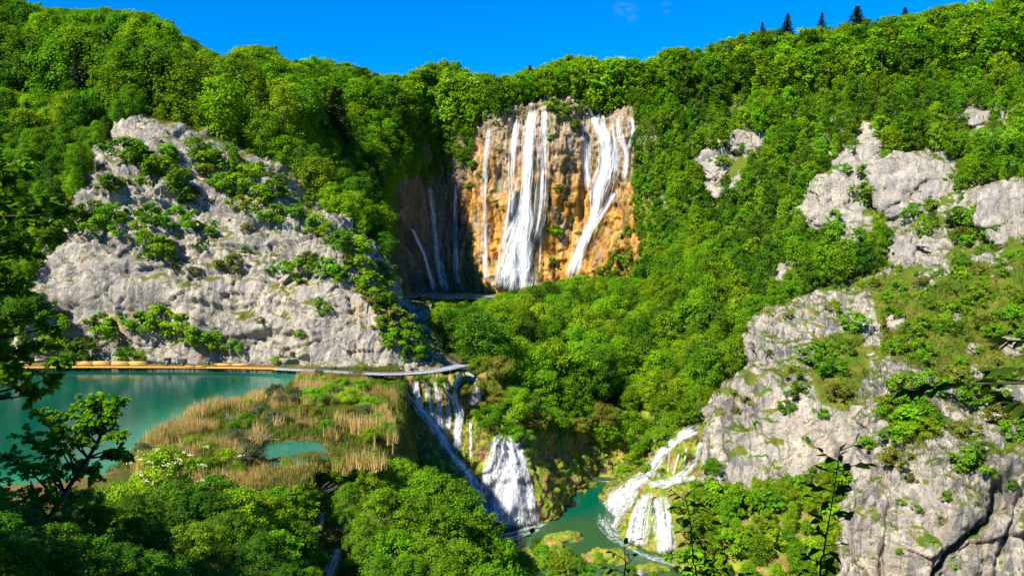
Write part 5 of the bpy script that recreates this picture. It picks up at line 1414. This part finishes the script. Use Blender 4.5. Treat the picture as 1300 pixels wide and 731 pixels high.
# foam where the water lands, lying on the pools
def foam(name, label, px, z, w, dens='low_fall', step=1.2):
    VV, FF, fl, ed, n = [], [], [], [], 0
    for k, (line, wd) in enumerate(zip(px, w)):
        pts = catmull(np.array([wp(*q, z) for q in line]), 40)
        d = unit(np.gradient(pts, axis=0)); pr = np.stack([-d[:, 1], d[:, 0]], -1)
        s = np.linspace(-1, 1, 9); wv = wd * (.7 + .3 * np.sin(np.linspace(0, 9, 40) + k))
        V = np.concatenate([pts[:, None] + pr[:, None] * s[None, :, None] * wv[:, None, None], np.full((40, 9, 1), z + .012 * (k + 1))], -1)
        al = np.r_[0, np.cumsum(np.linalg.norm(np.diff(pts, axis=0), axis=1))]
        f = np.stack([s[None] * wv[:, None] * .6, np.repeat(al[:, None], 9, 1) * 1.5, np.full((40, 9), k * 7.7)], -1)
        t = np.linspace(0, 1, 40)[:, None]
        VV.append(V.reshape(-1, 3)); FF.append(grid_faces(9, 40) + n); fl.append(f.reshape(-1, 3)); n += 360
        ed.append(((1 - np.abs(s[None]) ** 3) * np.clip(t * 8, 0, 1) * np.clip((1 - t) * 8, 0, 1)).ravel())
    o = link(name, make_mesh(name, np.concatenate(VV), np.concatenate(FF), [M[dens]], True, {'flow': ('POINT', np.concatenate(fl)), 'edge': ('POINT', np.concatenate(ed))}))
    tag(o, label, 'foam', kind='stuff')
foam('foam', 'white foam at the foot of the fan waterfall', [[(600,672),(625,677),(650,676),(675,668),(692,660)], [(622,684),(650,682),(690,668)]], -25.7, [2.2, 1.2])
foam('foam', 'white water swirling at the foot of the right-hand cascade', [[(764,648),(772,672),(790,690),(812,702),(845,712),(880,718)], [(820,716),(812,731),(830,745)], [(868,718),(890,724),(920,728)], [(755,610),(775,611),(790,607)]], -25.7, [1.8, 1.6, 1.4, .5])
foam('foam', 'white foam line where the tall waterfall meets the upper pool', [[(600,374),(630,377),(660,377),(700,378)]], 1.97, [2.2])

# ------------------------------------------------------------------ walkways
def boxes(L):
    """L: list of (centre, half size, yaw)"""
    VV, FF = [], []
    S = np.array([(-1,-1,-1),(1,-1,-1),(1,1,-1),(-1,1,-1),(-1,-1,1),(1,-1,1),(1,1,1),(-1,1,1)], float)
    Fb = np.array([(0,3,2,1),(4,5,6,7),(0,1,5,4),(1,2,6,5),(2,3,7,6),(3,0,4,7)])
    for i, (c, h, a) in enumerate(L):
        v = S * np.asarray(h); ca, sa = math.cos(a), math.sin(a)
        v = np.stack([v[:, 0] * ca - v[:, 1] * sa, v[:, 0] * sa + v[:, 1] * ca, v[:, 2]], -1) + np.asarray(c)
        VV.append(v); FF.append(Fb + 8 * i)
    return np.concatenate(VV), np.concatenate(FF)
def walkway(name, label, px, z, width, plank, mat, postmat, seed):
    rng = np.random.default_rng(seed)
    line = catmull(np.array([wp(*q, z) for q in px]), 400)
    al = np.r_[0, np.cumsum(np.linalg.norm(np.diff(line, axis=0), axis=1))]
    def at(s):
        x = np.array([np.interp(s, al, line[:, 0]), np.interp(s, al, line[:, 1])]); e = np.array([np.interp(s + .3, al, line[:, 0]), np.interp(s + .3, al, line[:, 1])]) - np.array([np.interp(s - .3, al, line[:, 0]), np.interp(s - .3, al, line[:, 1])])
        return x, math.atan2(e[1], e[0])
    o = empty(name, (line[0][0], line[0][1], 0)); base = np.array([line[0][0], line[0][1], 0])
    deck, beam = [], []
    for s in np.arange(plank / 2, al[-1], plank):
        x, a = at(s)
        deck.append((np.r_[x, z - .03 + rng.normal(0, .012)] - base, (plank * .46, width / 2 + rng.normal(0, .05), .035), a))
    for s in np.arange(1, al[-1], 2.0):
        x, a = at(s)
        for k in (-.42, .42):
            beam.append((np.r_[x + np.array([-math.sin(a), math.cos(a)]) * k * width, z - .165] - base, (1.06, .07, .095), a))
    link('deck', make_mesh('deck', *boxes(deck), [M[mat]]), o); link('beam', make_mesh('beam', *boxes(beam), [M[postmat]]), o)
    for s in np.arange(.6, al[-1], 4.0):
        x, a = at(s)
        for k in (-.36, .36):
            c = x + np.array([-math.sin(a), math.cos(a)]) * k * width
            v, f = tube([(c[0], c[1], z - .27), (c[0], c[1], z - 1.6)], [.09, .09], 7)
            link('post', make_mesh('post', v - base, f, [M[postmat]]), o)
    tag(o, label, 'walkway'); return o
walkway('boardwalk', 'new yellow timber boardwalk along the foot of the lake cliff', [(20,466),(80,465),(180,465),(265,465.5),(356,467)], .75, 2.6, .22, 'timber', 'post', 1)
walkway('boardwalk', 'curved weathered grey walkway crossing above the small falls', [(352,467.5),(400,469.5),(445,472),(490,474),(530,472.5),(560,469),(588,463)], .8, 3.0, .2, 'deck_grey', 'post', 2)
def stack(label, u0, u1, v, z, rows, cols, bw, bh, mat, seed, yoff=0.0):
    rng = np.random.default_rng(seed)
    a = np.array(wp(u0, v, z)); b = np.array(wp(u1, v, z)); L = np.linalg.norm(b - a); ang = math.atan2(*(b - a)[::-1]); c = (a + b) / 2
    o = empty('timber_stack', (c[0], c[1] + yoff, z), ang); bs, be = [], []
    for r in range(rows):
        for q in range(cols):
            if r == rows - 1 and rng.random() < .3: continue
            for h in (-1, 1):
                bs.append(((h * L / 4 + rng.normal(0, .12), (q - cols / 2 + .5) * bw * 1.06, .10 + (r + .5) * bh * 1.1), (L / 4 * .97, bw / 2, bh / 2), rng.normal(0, .004)))
    for k in np.linspace(-.46, .46, 6): be.append(((k * L, 0, .05), (.06, cols * bw * .5, .05), 0))
    link('board', make_mesh('board', *boxes(bs), [M[mat]]), o); link('bearer', make_mesh('bearer', *boxes(be), [M['timber']]), o)
    tag(o, label, 'timber stack')
stack('long stack of fresh yellow boards at the left end of the boardwalk', 96, 140, 463.5, .78, 4, 5, .22, .13, 'timber_pale', 3, .3)
stack('second long stack of yellow boards, nearer the dark machine', 142, 186, 463.5, .78, 4, 5, .22, .13, 'timber_pale', 4, .3)
stack('low stack of pale boards just right of the person', 274, 318, 464, .78, 2, 5, .22, .10, 'timber_pale', 5, .2)
stack('thin layer of boards on the boardwalk left of the person', 236, 262, 465.5, .78, 1, 4, .22, .10, 'timber', 6, -.3)
# small dark machine on the deck
M['black_paint'] = mat_plain('dark_paint', (0.018, 0.018, 0.022), .45, .4)
M['green_box'] = mat_plain('dark_green_paint', (0.03, 0.055, 0.055), .5, .4)
M['steel'] = mat_plain('grey_steel', (0.30, 0.31, 0.33), .45, .5)
M['rubber'] = mat_plain('rubber', (0.02, 0.02, 0.02), .8, .2)
c = np.array(wp(222, 464, .76))
o = empty('work_machine', (c[0], c[1] + .2, .76))
tag(o, 'small dark machine with an upright grey pipe parked on the yellow boardwalk', 'machine')
def bev(name, bx, mat, parent, w=.03):
    ob = link(name, make_mesh(name, *boxes(bx), [M[mat]]), parent); m = ob.modifiers.new('bevel', 'BEVEL'); m.width = w; m.segments = 2; return ob
bev('engine_housing', [((-1.45, 0, .78), (.52, .45, .52), 0), ((-1.45, 0, 1.34), (.58, .5, .05), 0)], 'black_paint', o)
bev('grille', [((-1.45, -.47, .62 + k * .1), (.3, .02, .03), 0) for k in range(4)], 'steel', o, .008)
bev('skip', [((1.35, 0, .80), (.72, .5, .34), .0), ((1.35, 0, 1.16), (.78, .56, .035), 0)], 'green_box', o)
bev('chassis', [((0, 0, .34), (2.1, .38, .07), 0), ((-.4, 0, 1.28), (.55, .05, .045), 0), ((.12, 0, .82), (.05, .05, .5), 0)], 'black_paint', o, .015)
v, f = tube([(.38, 0, .4), (.38, 0, 1.0), (.38, 0, 1.65)], [.15, .15, .13], 14); link('pipe', make_mesh('pipe', v, f, [M['steel']], True), o)
v, f = tube([(.38, 0, 1.65), (.38, 0, 1.72)], [.2, .2], 14); link('pipe_cap', make_mesh('pipe_cap', v, f, [M['steel']], True), o)
for x in (-1.5, 1.4):
    for y in (-.46, .46):
        v, f = tube([(x, y - .12, .28), (x, y - .1, .28), (x, y + .1, .28), (x, y + .12, .28)], [.19, .28, .28, .19], 20)
        wh = link('wheel', make_mesh('wheel', v, f, [M['rubber']], True), o)
        v, f = tube([(x, y - .13, .28), (x, y - .129, .28), (x, y + .129, .28), (x, y + .13, .28)], [.02, .15, .15, .02], 16)
        link('rim', make_mesh('rim', v, f, [M['steel']], True), wh)

# ------------------------------------------------------------------ the person on the boardwalk
M['skin'] = mat_plain('skin', (0.45, 0.27, 0.19), .6, .3)
M['jacket'] = mat_plain('purple_jacket', (0.075, 0.05, 0.16), .8, .2, 12, .25)
M['trousers'] = mat_plain('dark_trousers', (0.02, 0.022, 0.04), .85, .2, 14, .25)
M['hair'] = mat_plain('dark_hair', (0.02, 0.014, 0.01), .6, .3)
M['bag'] = mat_plain('pale_bag', (0.55, 0.48, 0.62), .8, .2)
def skin_mesh(name, vs, edges, rad, mat, parent, sub=2):
    me = bpy.data.meshes.new(name); me.from_pydata(vs, edges, [])
    me.materials.append(mat)
    ob = link(name, me, parent)
    m = ob.modifiers.new('skin', 'SKIN'); m.use_smooth_shade = True
    sv = me.skin_vertices[0].data
    for i, r in enumerate(rad): sv[i].radius = (r, r) if not isinstance(r, tuple) else r
    sv[0].use_root = True
    s = ob.modifiers.new('sub', 'SUBSURF'); s.levels = s.render_levels = sub
    return ob
c = np.array(wp(266.5, 465, .77))
o = empty('person', (c[0], c[1] - .5, .77), 0.5)
tag(o, 'person in a purple jacket standing on the yellow boardwalk', 'person')
J = [(0,0,.92),(0,.01,1.12),(0,.0,1.36),(0,0,1.47),(0,-.02,1.56),(0,-.03,1.70),
     (.10,0,.88),(.11,-.03,.48),(.12,.03,.08),(.12,-.14,.04),(-.10,0,.88),(-.12,.02,.48),(-.13,.07,.08),(-.13,-.09,.04),
     (.19,0,1.38),(.25,.04,1.10),(.22,-.10,.88),(.21,-.16,.80),(-.19,0,1.38),(-.26,-.02,1.10),(-.20,-.20,.96),(-.16,-.28,.93)]
E = [(0,1),(1,2),(2,3),(3,4),(4,5),(0,6),(6,7),(7,8),(8,9),(0,10),(10,11),(11,12),(12,13),(2,14),(14,15),(15,16),(16,17),(2,18),(18,19),(19,20),(20,21)]
rd = [.15,.15,.16,.06,.085,.09,.095,.062,.045,.04,.095,.062,.045,.04,.065,.045,.034,.036,.065,.045,.034,.036]
skin_mesh('body', J, E, rd, M['skin'], o)
skin_mesh('jacket', [J[0],J[1],J[2],(0,0,1.43),J[14],J[15],(.225,-.08,.92),J[18],J[19],(-.21,-.17,.985)], [(0,1),(1,2),(2,3),(2,4),(4,5),(5,6),(2,7),(7,8),(8,9)], [.19,.18,.185,.085,.088,.064,.05,.088,.064,.05], M['jacket'], o)
skin_mesh('trousers', [(0,0,.93),J[6],J[7],J[8],J[10],J[11],J[12]], [(0,1),(1,2),(2,3),(0,4),(4,5),(5,6)], [.165,.11,.08,.065,.11,.08,.065], M['trousers'], o)
skin_mesh('hair', [(0,.02,1.60),(0,.01,1.69),(0,-.015,1.76)], [(0,1),(1,2)], [.085,.105,.07], M['hair'], o)
for sx in (-.035, .035): skin_mesh('eye', [(sx,-.115,1.685),(sx,-.125,1.685)], [(0,1)], [.012,.01], M['hair'], o, 1)
skin_mesh('nose', [(0,-.11,1.675),(0,-.14,1.65)], [(0,1)], [.012,.014], M['skin'], o, 1)
skin_mesh('bag', [(-.26,-.06,1.0),(-.27,-.07,.76)], [(0,1)], [(.10,.15),(.12,.17)], M['bag'], o)

# ------------------------------------------------------------------ brushwood in the marsh
def brush(u, v, w, label, seed):
    rng = np.random.default_rng(seed); p, n = hit(u, v)
    if p is None: return
    r = w * p[1] / FPX / 2; parts = []
    for k in range(60):
        a, e = rng.uniform(0, 6.28), rng.uniform(.05, .9); L = r * rng.uniform(.6, 1.5)
        s = rng.normal(0, r * .3, 3); s[2] = abs(s[2]) * .3
        d = np.array([np.cos(a) * np.cos(e), np.sin(a) * np.cos(e), np.sin(e) * .8])
        parts.append(tube([s, s + d * L * .5 + rng.normal(0, .08, 3), s + d * L + rng.normal(0, .15, 3)], [.035, .025, .012], 4))
    o = link('brush_pile', make_mesh('brush_pile', *cat_mesh(parts), [M['bark_pale']]), None, tuple(p)); tag(o, label, 'brushwood', 'piles of dead branches on the marsh')
brush(293, 534, 22, 'round grey pile of dead branches by the lake reeds', 1)
brush(328, 560, 44, 'spreading pile of dead branches left of the pond', 2)
brush(312, 585, 40, 'tangle of dead twigs left of and below the pond', 3)
brush(330, 622, 44, 'flat brown tangle of dead twigs in front of the pond', 4)
brush(440, 505, 22, 'bare twigs on the marsh below the walkway', 5)
brush(400, 630, 40, 'fallen branches at the near edge of the marsh', 6)

# ------------------------------------------------------------------ foreground trees and twigs
def oval_leaves(p, d, nrm, L, W, rng):
    """pointed leaves: base at p, along d, folded on the midrib, tip drooping"""
    n = len(p); nrm = unit(nrm - (nrm * d).sum(1, keepdims=True) * d); b = np.cross(nrm, d)
    L = np.broadcast_to(L, (n,))[:, None]; W = np.broadcast_to(W, (n,))[:, None]
    tip = p + d * L - nrm * L * .16
    l1 = p + d * L * .3 + b * W * .46 + nrm * W * .14; l2 = p + d * L * .68 + b * W * .34 + nrm * W * .06 - nrm * L * .05
    r1 = p + d * L * .3 - b * W * .46 + nrm * W * .14; r2 = p + d * L * .68 - b * W * .34 + nrm * W * .06 - nrm * L * .05
    V = np.stack([p, l1, l2, tip, r2, r1], 1).reshape(-1, 3); i = np.arange(n)[:, None] * 6
    return V, np.concatenate([i + np.array([0, 3, 2, 1]), i + np.array([0, 5, 4, 3])])
def spray_tree(name, label, base, trunk, clusters, leafL, nleaf, leafmat, barkmat, seed, r0, twig=7, cat='tree', spread=1.0):
    """trunk: 3D polyline; clusters: (centre, radius) fed by limbs from the trunk"""
    rng = np.random.default_rng(seed); trunk = np.asarray(trunk, float); base = np.asarray(base, float)
    o = empty(name, tuple(base)); tag(o, label, cat)
    k = len(trunk); tr = catmull(trunk, 24); parts = [tube(tr, r0 * np.linspace(1, .3, 24), 9)]
    lv, lf, lt, n = [], [], [], 0
    for c, r in clusters:
        c = np.asarray(c, float)
        j = int(np.clip(np.argmin(np.linalg.norm(tr - c + np.array([0, 0, .35 * np.linalg.norm(c - tr[12])]), axis=1)), 3, 23))
        m = (tr[j] + c) / 2 + rng.normal(0, .06, 3) * np.linalg.norm(c - tr[j]) + np.array([0, 0, .06 * np.linalg.norm(c - tr[j])])
        limb = catmull(np.array([tr[j], m, c]), 8); ra = max(.012, r0 * .34)
        parts.append(tube(limb, np.linspace(ra, .01, 8), 6))
        for q in range(twig):
            d = unit(rng.normal(size=3) * np.array([1, 1, .6]) + unit(c - tr[j]) * .5); L = r * spread * rng.uniform(.5, 1.15)
            s = limb[rng.integers(4, 8)] if q else c
            e = s + d * L + np.array([0, 0, -.12 * L]); mid = (s + e) / 2 + np.array([0, 0, .08 * L])
            tw = catmull(np.array([s, mid, e]), 7); parts.append(tube(tw, np.linspace(.012, .004, 7) * max(1, r0 * 4), 4))
            mL = max(3, nleaf // twig); t = rng.uniform(.12, 1, mL); pi = tw[np.minimum((t * 6).astype(int), 6)] + rng.normal(0, .03 * r, (mL, 3))
            side = unit(np.cross(np.tile(d, (mL, 1)), np.array([0, 0, 1.0])) * np.sign(rng.normal(size=mL))[:, None] + d * .7 + rng.normal(0, .35, (mL, 3)) + np.array([0, 0, -.18]))
            nr = unit(np.array([0, 0, 1.0]) + rng.normal(0, .38, (mL, 3)))
            s_ = leafL * rng.uniform(.65, 1.2, mL)
            v, f = oval_leaves(pi, side, nr, s_, s_ * .62, rng); lv.append(v); lf.append(f + n); n += len(v); lt.append(np.repeat(np.clip(rng.normal(.5, .2) + rng.normal(0, .1, mL), 0, 1), 6))
    v, f = cat_mesh(parts); link('trunk', make_mesh('trunk', v - base, f, [M[barkmat]], True), o)
    link('crown', make_mesh('crown', np.concatenate(lv) - base, np.concatenate(lf), [M[leafmat]], False, {'tint': ('POINT', np.concatenate(lt))}), o)
    return o
def gz(x, y): return float(ground_z(np.array([x]), np.array([y]))[0])
def px_clusters(L, Y, seed, jit=1.2):
    rng = np.random.default_rng(seed); return [(P(u, v, Y + rng.uniform(-jit, jit)), r * Y / FPX) for u, v, r in L]
b = np.array([-13.2, 15.0, 0.0]); b[2] = gz(b[0], b[1]) - .2
spray_tree('overhanging_tree', 'dark leafy tree whose boughs hang in from the left edge', b, [b, b + (.3, .2, 3), b + (.5, .4, 6), b + (.6, .5, 9), b + (.9, .8, 12), b + (1.2, 1, 15)],
    px_clusters([(-20,240,42),(12,235,32),(34,252,32),(62,258,26),(82,272,16),(10,275,36),(42,285,30),(62,296,20),(15,320,32),(-12,340,42),(40,322,18),(5,372,32),(-20,390,42),(28,360,14),(12,410,30),(45,402,22),(62,416,18),(20,440,32),(52,440,24),(74,456,12),(-12,450,36),(30,470,28),(60,482,16),(10,488,26),(46,500,16),(-20,500,34),(15,205,30),(-20,205,42),(30,220,15),(-60,260,50),(-60,340,50),(-60,420,50),(-80,200,60),(-60,480,50),(-120,120,80),(-160,200,80),(-40,150,60),(-200,60,90),(-100,40,80),(-260,150,90),(-240,280,90),(-160,330,70),(-160,430,70)], 16, 5), .17, 330, 'leaf mid green', 'bark_dark', 61, .2, twig=10, spread=1.15)
lb = P(22, 760, 33); lb[2] = gz(lb[0], lb[1]) - .2
spray_tree('leaning_tree', 'thin dark trunked tree leaning right over the lake at lower left', lb, [lb, P(30, 715, 33), P(58, 665, 33.2), P(86, 620, 33.5), P(114, 578, 34), P(132, 545, 34.3), P(142, 515, 34.5)],
    px_clusters([(126,503,17),(147,514,13),(110,518,20),(86,524,20),(60,540,24),(36,556,24),(74,562,26),(104,556,22),(130,544,18),(152,550,9),(40,592,26),(70,598,24),(14,580,22),(100,592,18),(165,578,9),(150,572,9),(15,625,26),(45,632,26),(90,632,20),(-10,600,24),(120,600,14),(115,535,14),(50,522,10),(140,530,10)], 34, 6), .20, 520, 'leaf bright green', 'bark_dark', 62, .15, twig=16, spread=1.35)
# bushes of the shaded slope at the bottom left, leaf tone darkened for the shade
FB = []
BVHV = build_bvh(['valley'])
def front_bush(u, vtop, Y, h, tone, key, wide=1.1, lab=None):
    q, n = hit(u, vtop + 62, BVHV)
    if q is not None and q[1] < Y: Y = max(14, q[1])
    p = P(u, vtop, Y); top = p[2]; p[2] = gz(p[0], Y) - .3
    hh = min(max(top - p[2], 2.0), 9)
    o = place_tree('bush', key, tone, p, hh, random.uniform(0, 6), wide, bark='bark_dark')
    FB.append(dict(obj=o, u=u, v=vtop, tone=tone, where='on the shaded slope at the lower left')); tag(o, None, 'bush', 'bushes on the shaded near slope')
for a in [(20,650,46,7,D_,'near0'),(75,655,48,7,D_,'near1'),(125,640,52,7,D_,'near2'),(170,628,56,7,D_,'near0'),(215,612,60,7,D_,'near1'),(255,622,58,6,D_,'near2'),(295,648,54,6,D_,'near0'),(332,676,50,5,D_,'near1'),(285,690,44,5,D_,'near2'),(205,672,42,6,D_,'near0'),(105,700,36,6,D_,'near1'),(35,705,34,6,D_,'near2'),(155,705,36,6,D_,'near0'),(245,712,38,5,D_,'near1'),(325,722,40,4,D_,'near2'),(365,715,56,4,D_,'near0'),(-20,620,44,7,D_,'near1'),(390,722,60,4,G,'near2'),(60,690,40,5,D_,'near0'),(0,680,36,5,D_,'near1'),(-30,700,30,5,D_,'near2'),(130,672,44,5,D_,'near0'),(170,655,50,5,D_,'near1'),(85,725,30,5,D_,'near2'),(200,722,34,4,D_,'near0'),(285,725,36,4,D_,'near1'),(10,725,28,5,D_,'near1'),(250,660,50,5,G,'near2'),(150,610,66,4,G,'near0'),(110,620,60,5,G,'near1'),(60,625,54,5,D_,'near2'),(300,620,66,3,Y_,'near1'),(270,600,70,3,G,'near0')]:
    front_bush(*a)
label_all(FB, 'bush')
# elder in blossom
ep = P(200, 566, 64); ep[2] = gz(ep[0], 64) - .3
eh = P(200, 566, 64)[2] - ep[2]
eo = place_tree('elder_bush', 'near1', Y_, ep, eh, 1.0, .8, bark='bark_dark'); tag(eo, 'yellow-green elder bush with cream blossom between lake and reeds', 'bush')
M['blossom'] = mat_plain('cream_blossom', (0.75, 0.72, 0.42), .8, .1)
rng = np.random.default_rng(3); bl = []
for k in range(34):
    c = np.array([rng.normal(0, 1.9), rng.normal(-.6, 1.5), rng.uniform(-.9, .15) * 2.2 + eh - .6]); m = 14
    q = c + rng.normal(0, .14, (m, 3)) * np.array([1, 1, .25]); bl.append(leaf_quads(q, unit(rng.normal(0, .4, (m, 3)) + np.array([0, -.5, 1])), .12, .1, rng))
bo = link('blossom', make_mesh('blossom', *cat_mesh(bl), [M['blossom']]), eo)
bo.scale = (1 / (eo.scale[0]), 1 / eo.scale[1], 1 / eo.scale[2])
# saplings close to the viewpoint
def sapling(name, label, px, Y, leafL, step, seed, mat='leaf near'):
    rng = np.random.default_rng(seed); line = np.array([P(u, v, Y) for u, v in px]); base = line[0].copy(); base[2] = min(gz(base[0], Y) - .1, base[2] - .1)
    line = np.concatenate([[base], line]); L = catmull(line, 80); o = empty(name, tuple(base)); tag(o, label, 'sapling')
    parts = [tube(L, np.linspace(.011, .003, 80), 6)]; ps, ds = [], []
    al = np.r_[0, np.cumsum(np.linalg.norm(np.diff(L, axis=0), axis=1))]; a = rng.uniform(0, 6.28)
    for s in np.arange(al[-1] * .25, al[-1], step):
        i = np.searchsorted(al, s); a += 2.4 + rng.normal(0, .3)
        d = unit(np.array([np.cos(a), np.sin(a) * .7, .25])); tl = leafL * rng.uniform(.4, 1.9)
        parts.append(tube([L[i], L[i] + d * tl * .6, L[i] + d * tl], [.005, .004, .003], 4))
        for q in range(rng.integers(1, 4)):
            ps.append(L[i] + d * tl * (1 - .33 * q)); ds.append(unit(d + rng.normal(0, .45, 3) + np.array([0, 0, -.3])))
    ps.append(L[-1]); ds.append(np.array([.3, -.2, .6])); ps, ds = np.array(ps), unit(np.array(ds))
    s_ = leafL * rng.uniform(.7, 1.2, len(ps))
    v, f = oval_leaves(ps, ds, unit(np.array([0, 0, 1.0]) + rng.normal(0, .4, ps.shape)), s_, s_ * .6, rng)
    tv, tf = cat_mesh(parts); link('stem', make_mesh('stem', tv - base, tf, [M['bark_dark']], True), o)
    link('leaves', make_mesh('leaves', v - base, f, [M[mat]], False, {'tint': ('POINT', np.repeat(rng.uniform(.2, .6, len(ps)), 6))}), o)
sapling('sapling', 'tall dark sapling with drooping leaves before the big streaked cliff', [(1040,760),(1046,700),(1056,640),(1066,572)], 6.5, .115, .05, 1)
sapling('sapling', 'dark leafy sapling in front of the right-hand cascade', [(884,765),(880,710),(876,660),(870,632)], 7.5, .105, .045, 2)
sapling('sapling', 'small dark sapling at the bottom edge below the cascade', [(792,760),(794,720),(792,690)], 8, .10, .06, 3)
sapling('sapling', 'single sapling tip at the foot of the fan waterfall', [(640,780),(655,720),(655,664)], 9, .12, .16, 4)
sapling('sapling', 'low dark twig at the bottom edge right of the cascade', [(930,775),(922,740),(905,716)], 7, .10, .06, 5)
# leafy branch reaching in from the right
rb = np.array([5.6, 5.4, 0]); rb[2] = gz(5.6, 5.4) - .2
def branch_tree():
    rng = np.random.default_rng(8); o = empty('overhanging_branch', tuple(rb)); tag(o, 'dark leafy branches reaching in from the right edge', 'branch')
    parts = []; ps, ds = [], []
    top = P(1440, 420, 5.2)
    parts.append(tube(catmull(np.array([rb, rb + (0, 0, 1.6), top]), 12), np.linspace(.06, .03, 12), 8))
    for px in ([(1440,420),(1370,488),(1300,486),(1245,487),(1190,490),(1160,496)], [(1440,420),(1390,440),(1330,465),(1280,468),(1258,470)], [(1440,420),(1380,425),(1320,432),(1278,432)], [(1370,488),(1330,510),(1300,515),(1275,505)]):
        L = catmull(np.array([P(u, v, 5.2 + .1 * k) for k, (u, v) in enumerate(px)]), 40); parts.append(tube(L, np.linspace(.012, .003, 40), 6))
        for i in range(12, 40, 2):
            for sg in (-1, 1):
                if rng.random() < .25: continue
                d = unit(L[min(i + 1, 39)] - L[i - 1]); sd = unit(np.cross(d, [0, 0, 1.0])) * sg
                ps.append(L[i]); ds.append(unit(sd * .8 + d * .8 + rng.normal(0, .3, 3) + np.array([0, 0, -.25])))
        ps.append(L[-1]); ds.append(unit(L[-1] - L[-3]))
    ps, ds = np.array(ps), np.array(ds); s_ = .13 * rng.uniform(.7, 1.25, len(ps))
    v, f = oval_leaves(ps, ds, unit(np.array([0, 0, 1.0]) + rng.normal(0, .45, ps.shape)), s_, s_ * .55, rng)
    tv, tf = cat_mesh(parts); link('stem', make_mesh('stem', tv - rb, tf, [M['bark_dark']], True), o)
    link('leaves', make_mesh('leaves', v - rb, f, [M['leaf near']], False, {'tint': ('POINT', np.repeat(rng.uniform(.2, .6, len(ps)), 6))}), o)
branch_tree()
# trees added over the viewpoint, just outside the frame, to keep it in shade
for i, (x, y, h) in enumerate([(-9, -3, 15), (-5.5, -8, 14), (-14, 4, 15), (-1, -10, 13)]):
    o = place_tree('shade_tree', 'near%d' % (i % 3), D_, (x, y, gz(x, y) - .3), h, i * 1.3, 1.0, bark='bark_dark')
    tag(o, 'unseen leafy tree added behind the viewpoint to shade it', 'tree', 'added trees over the viewpoint')
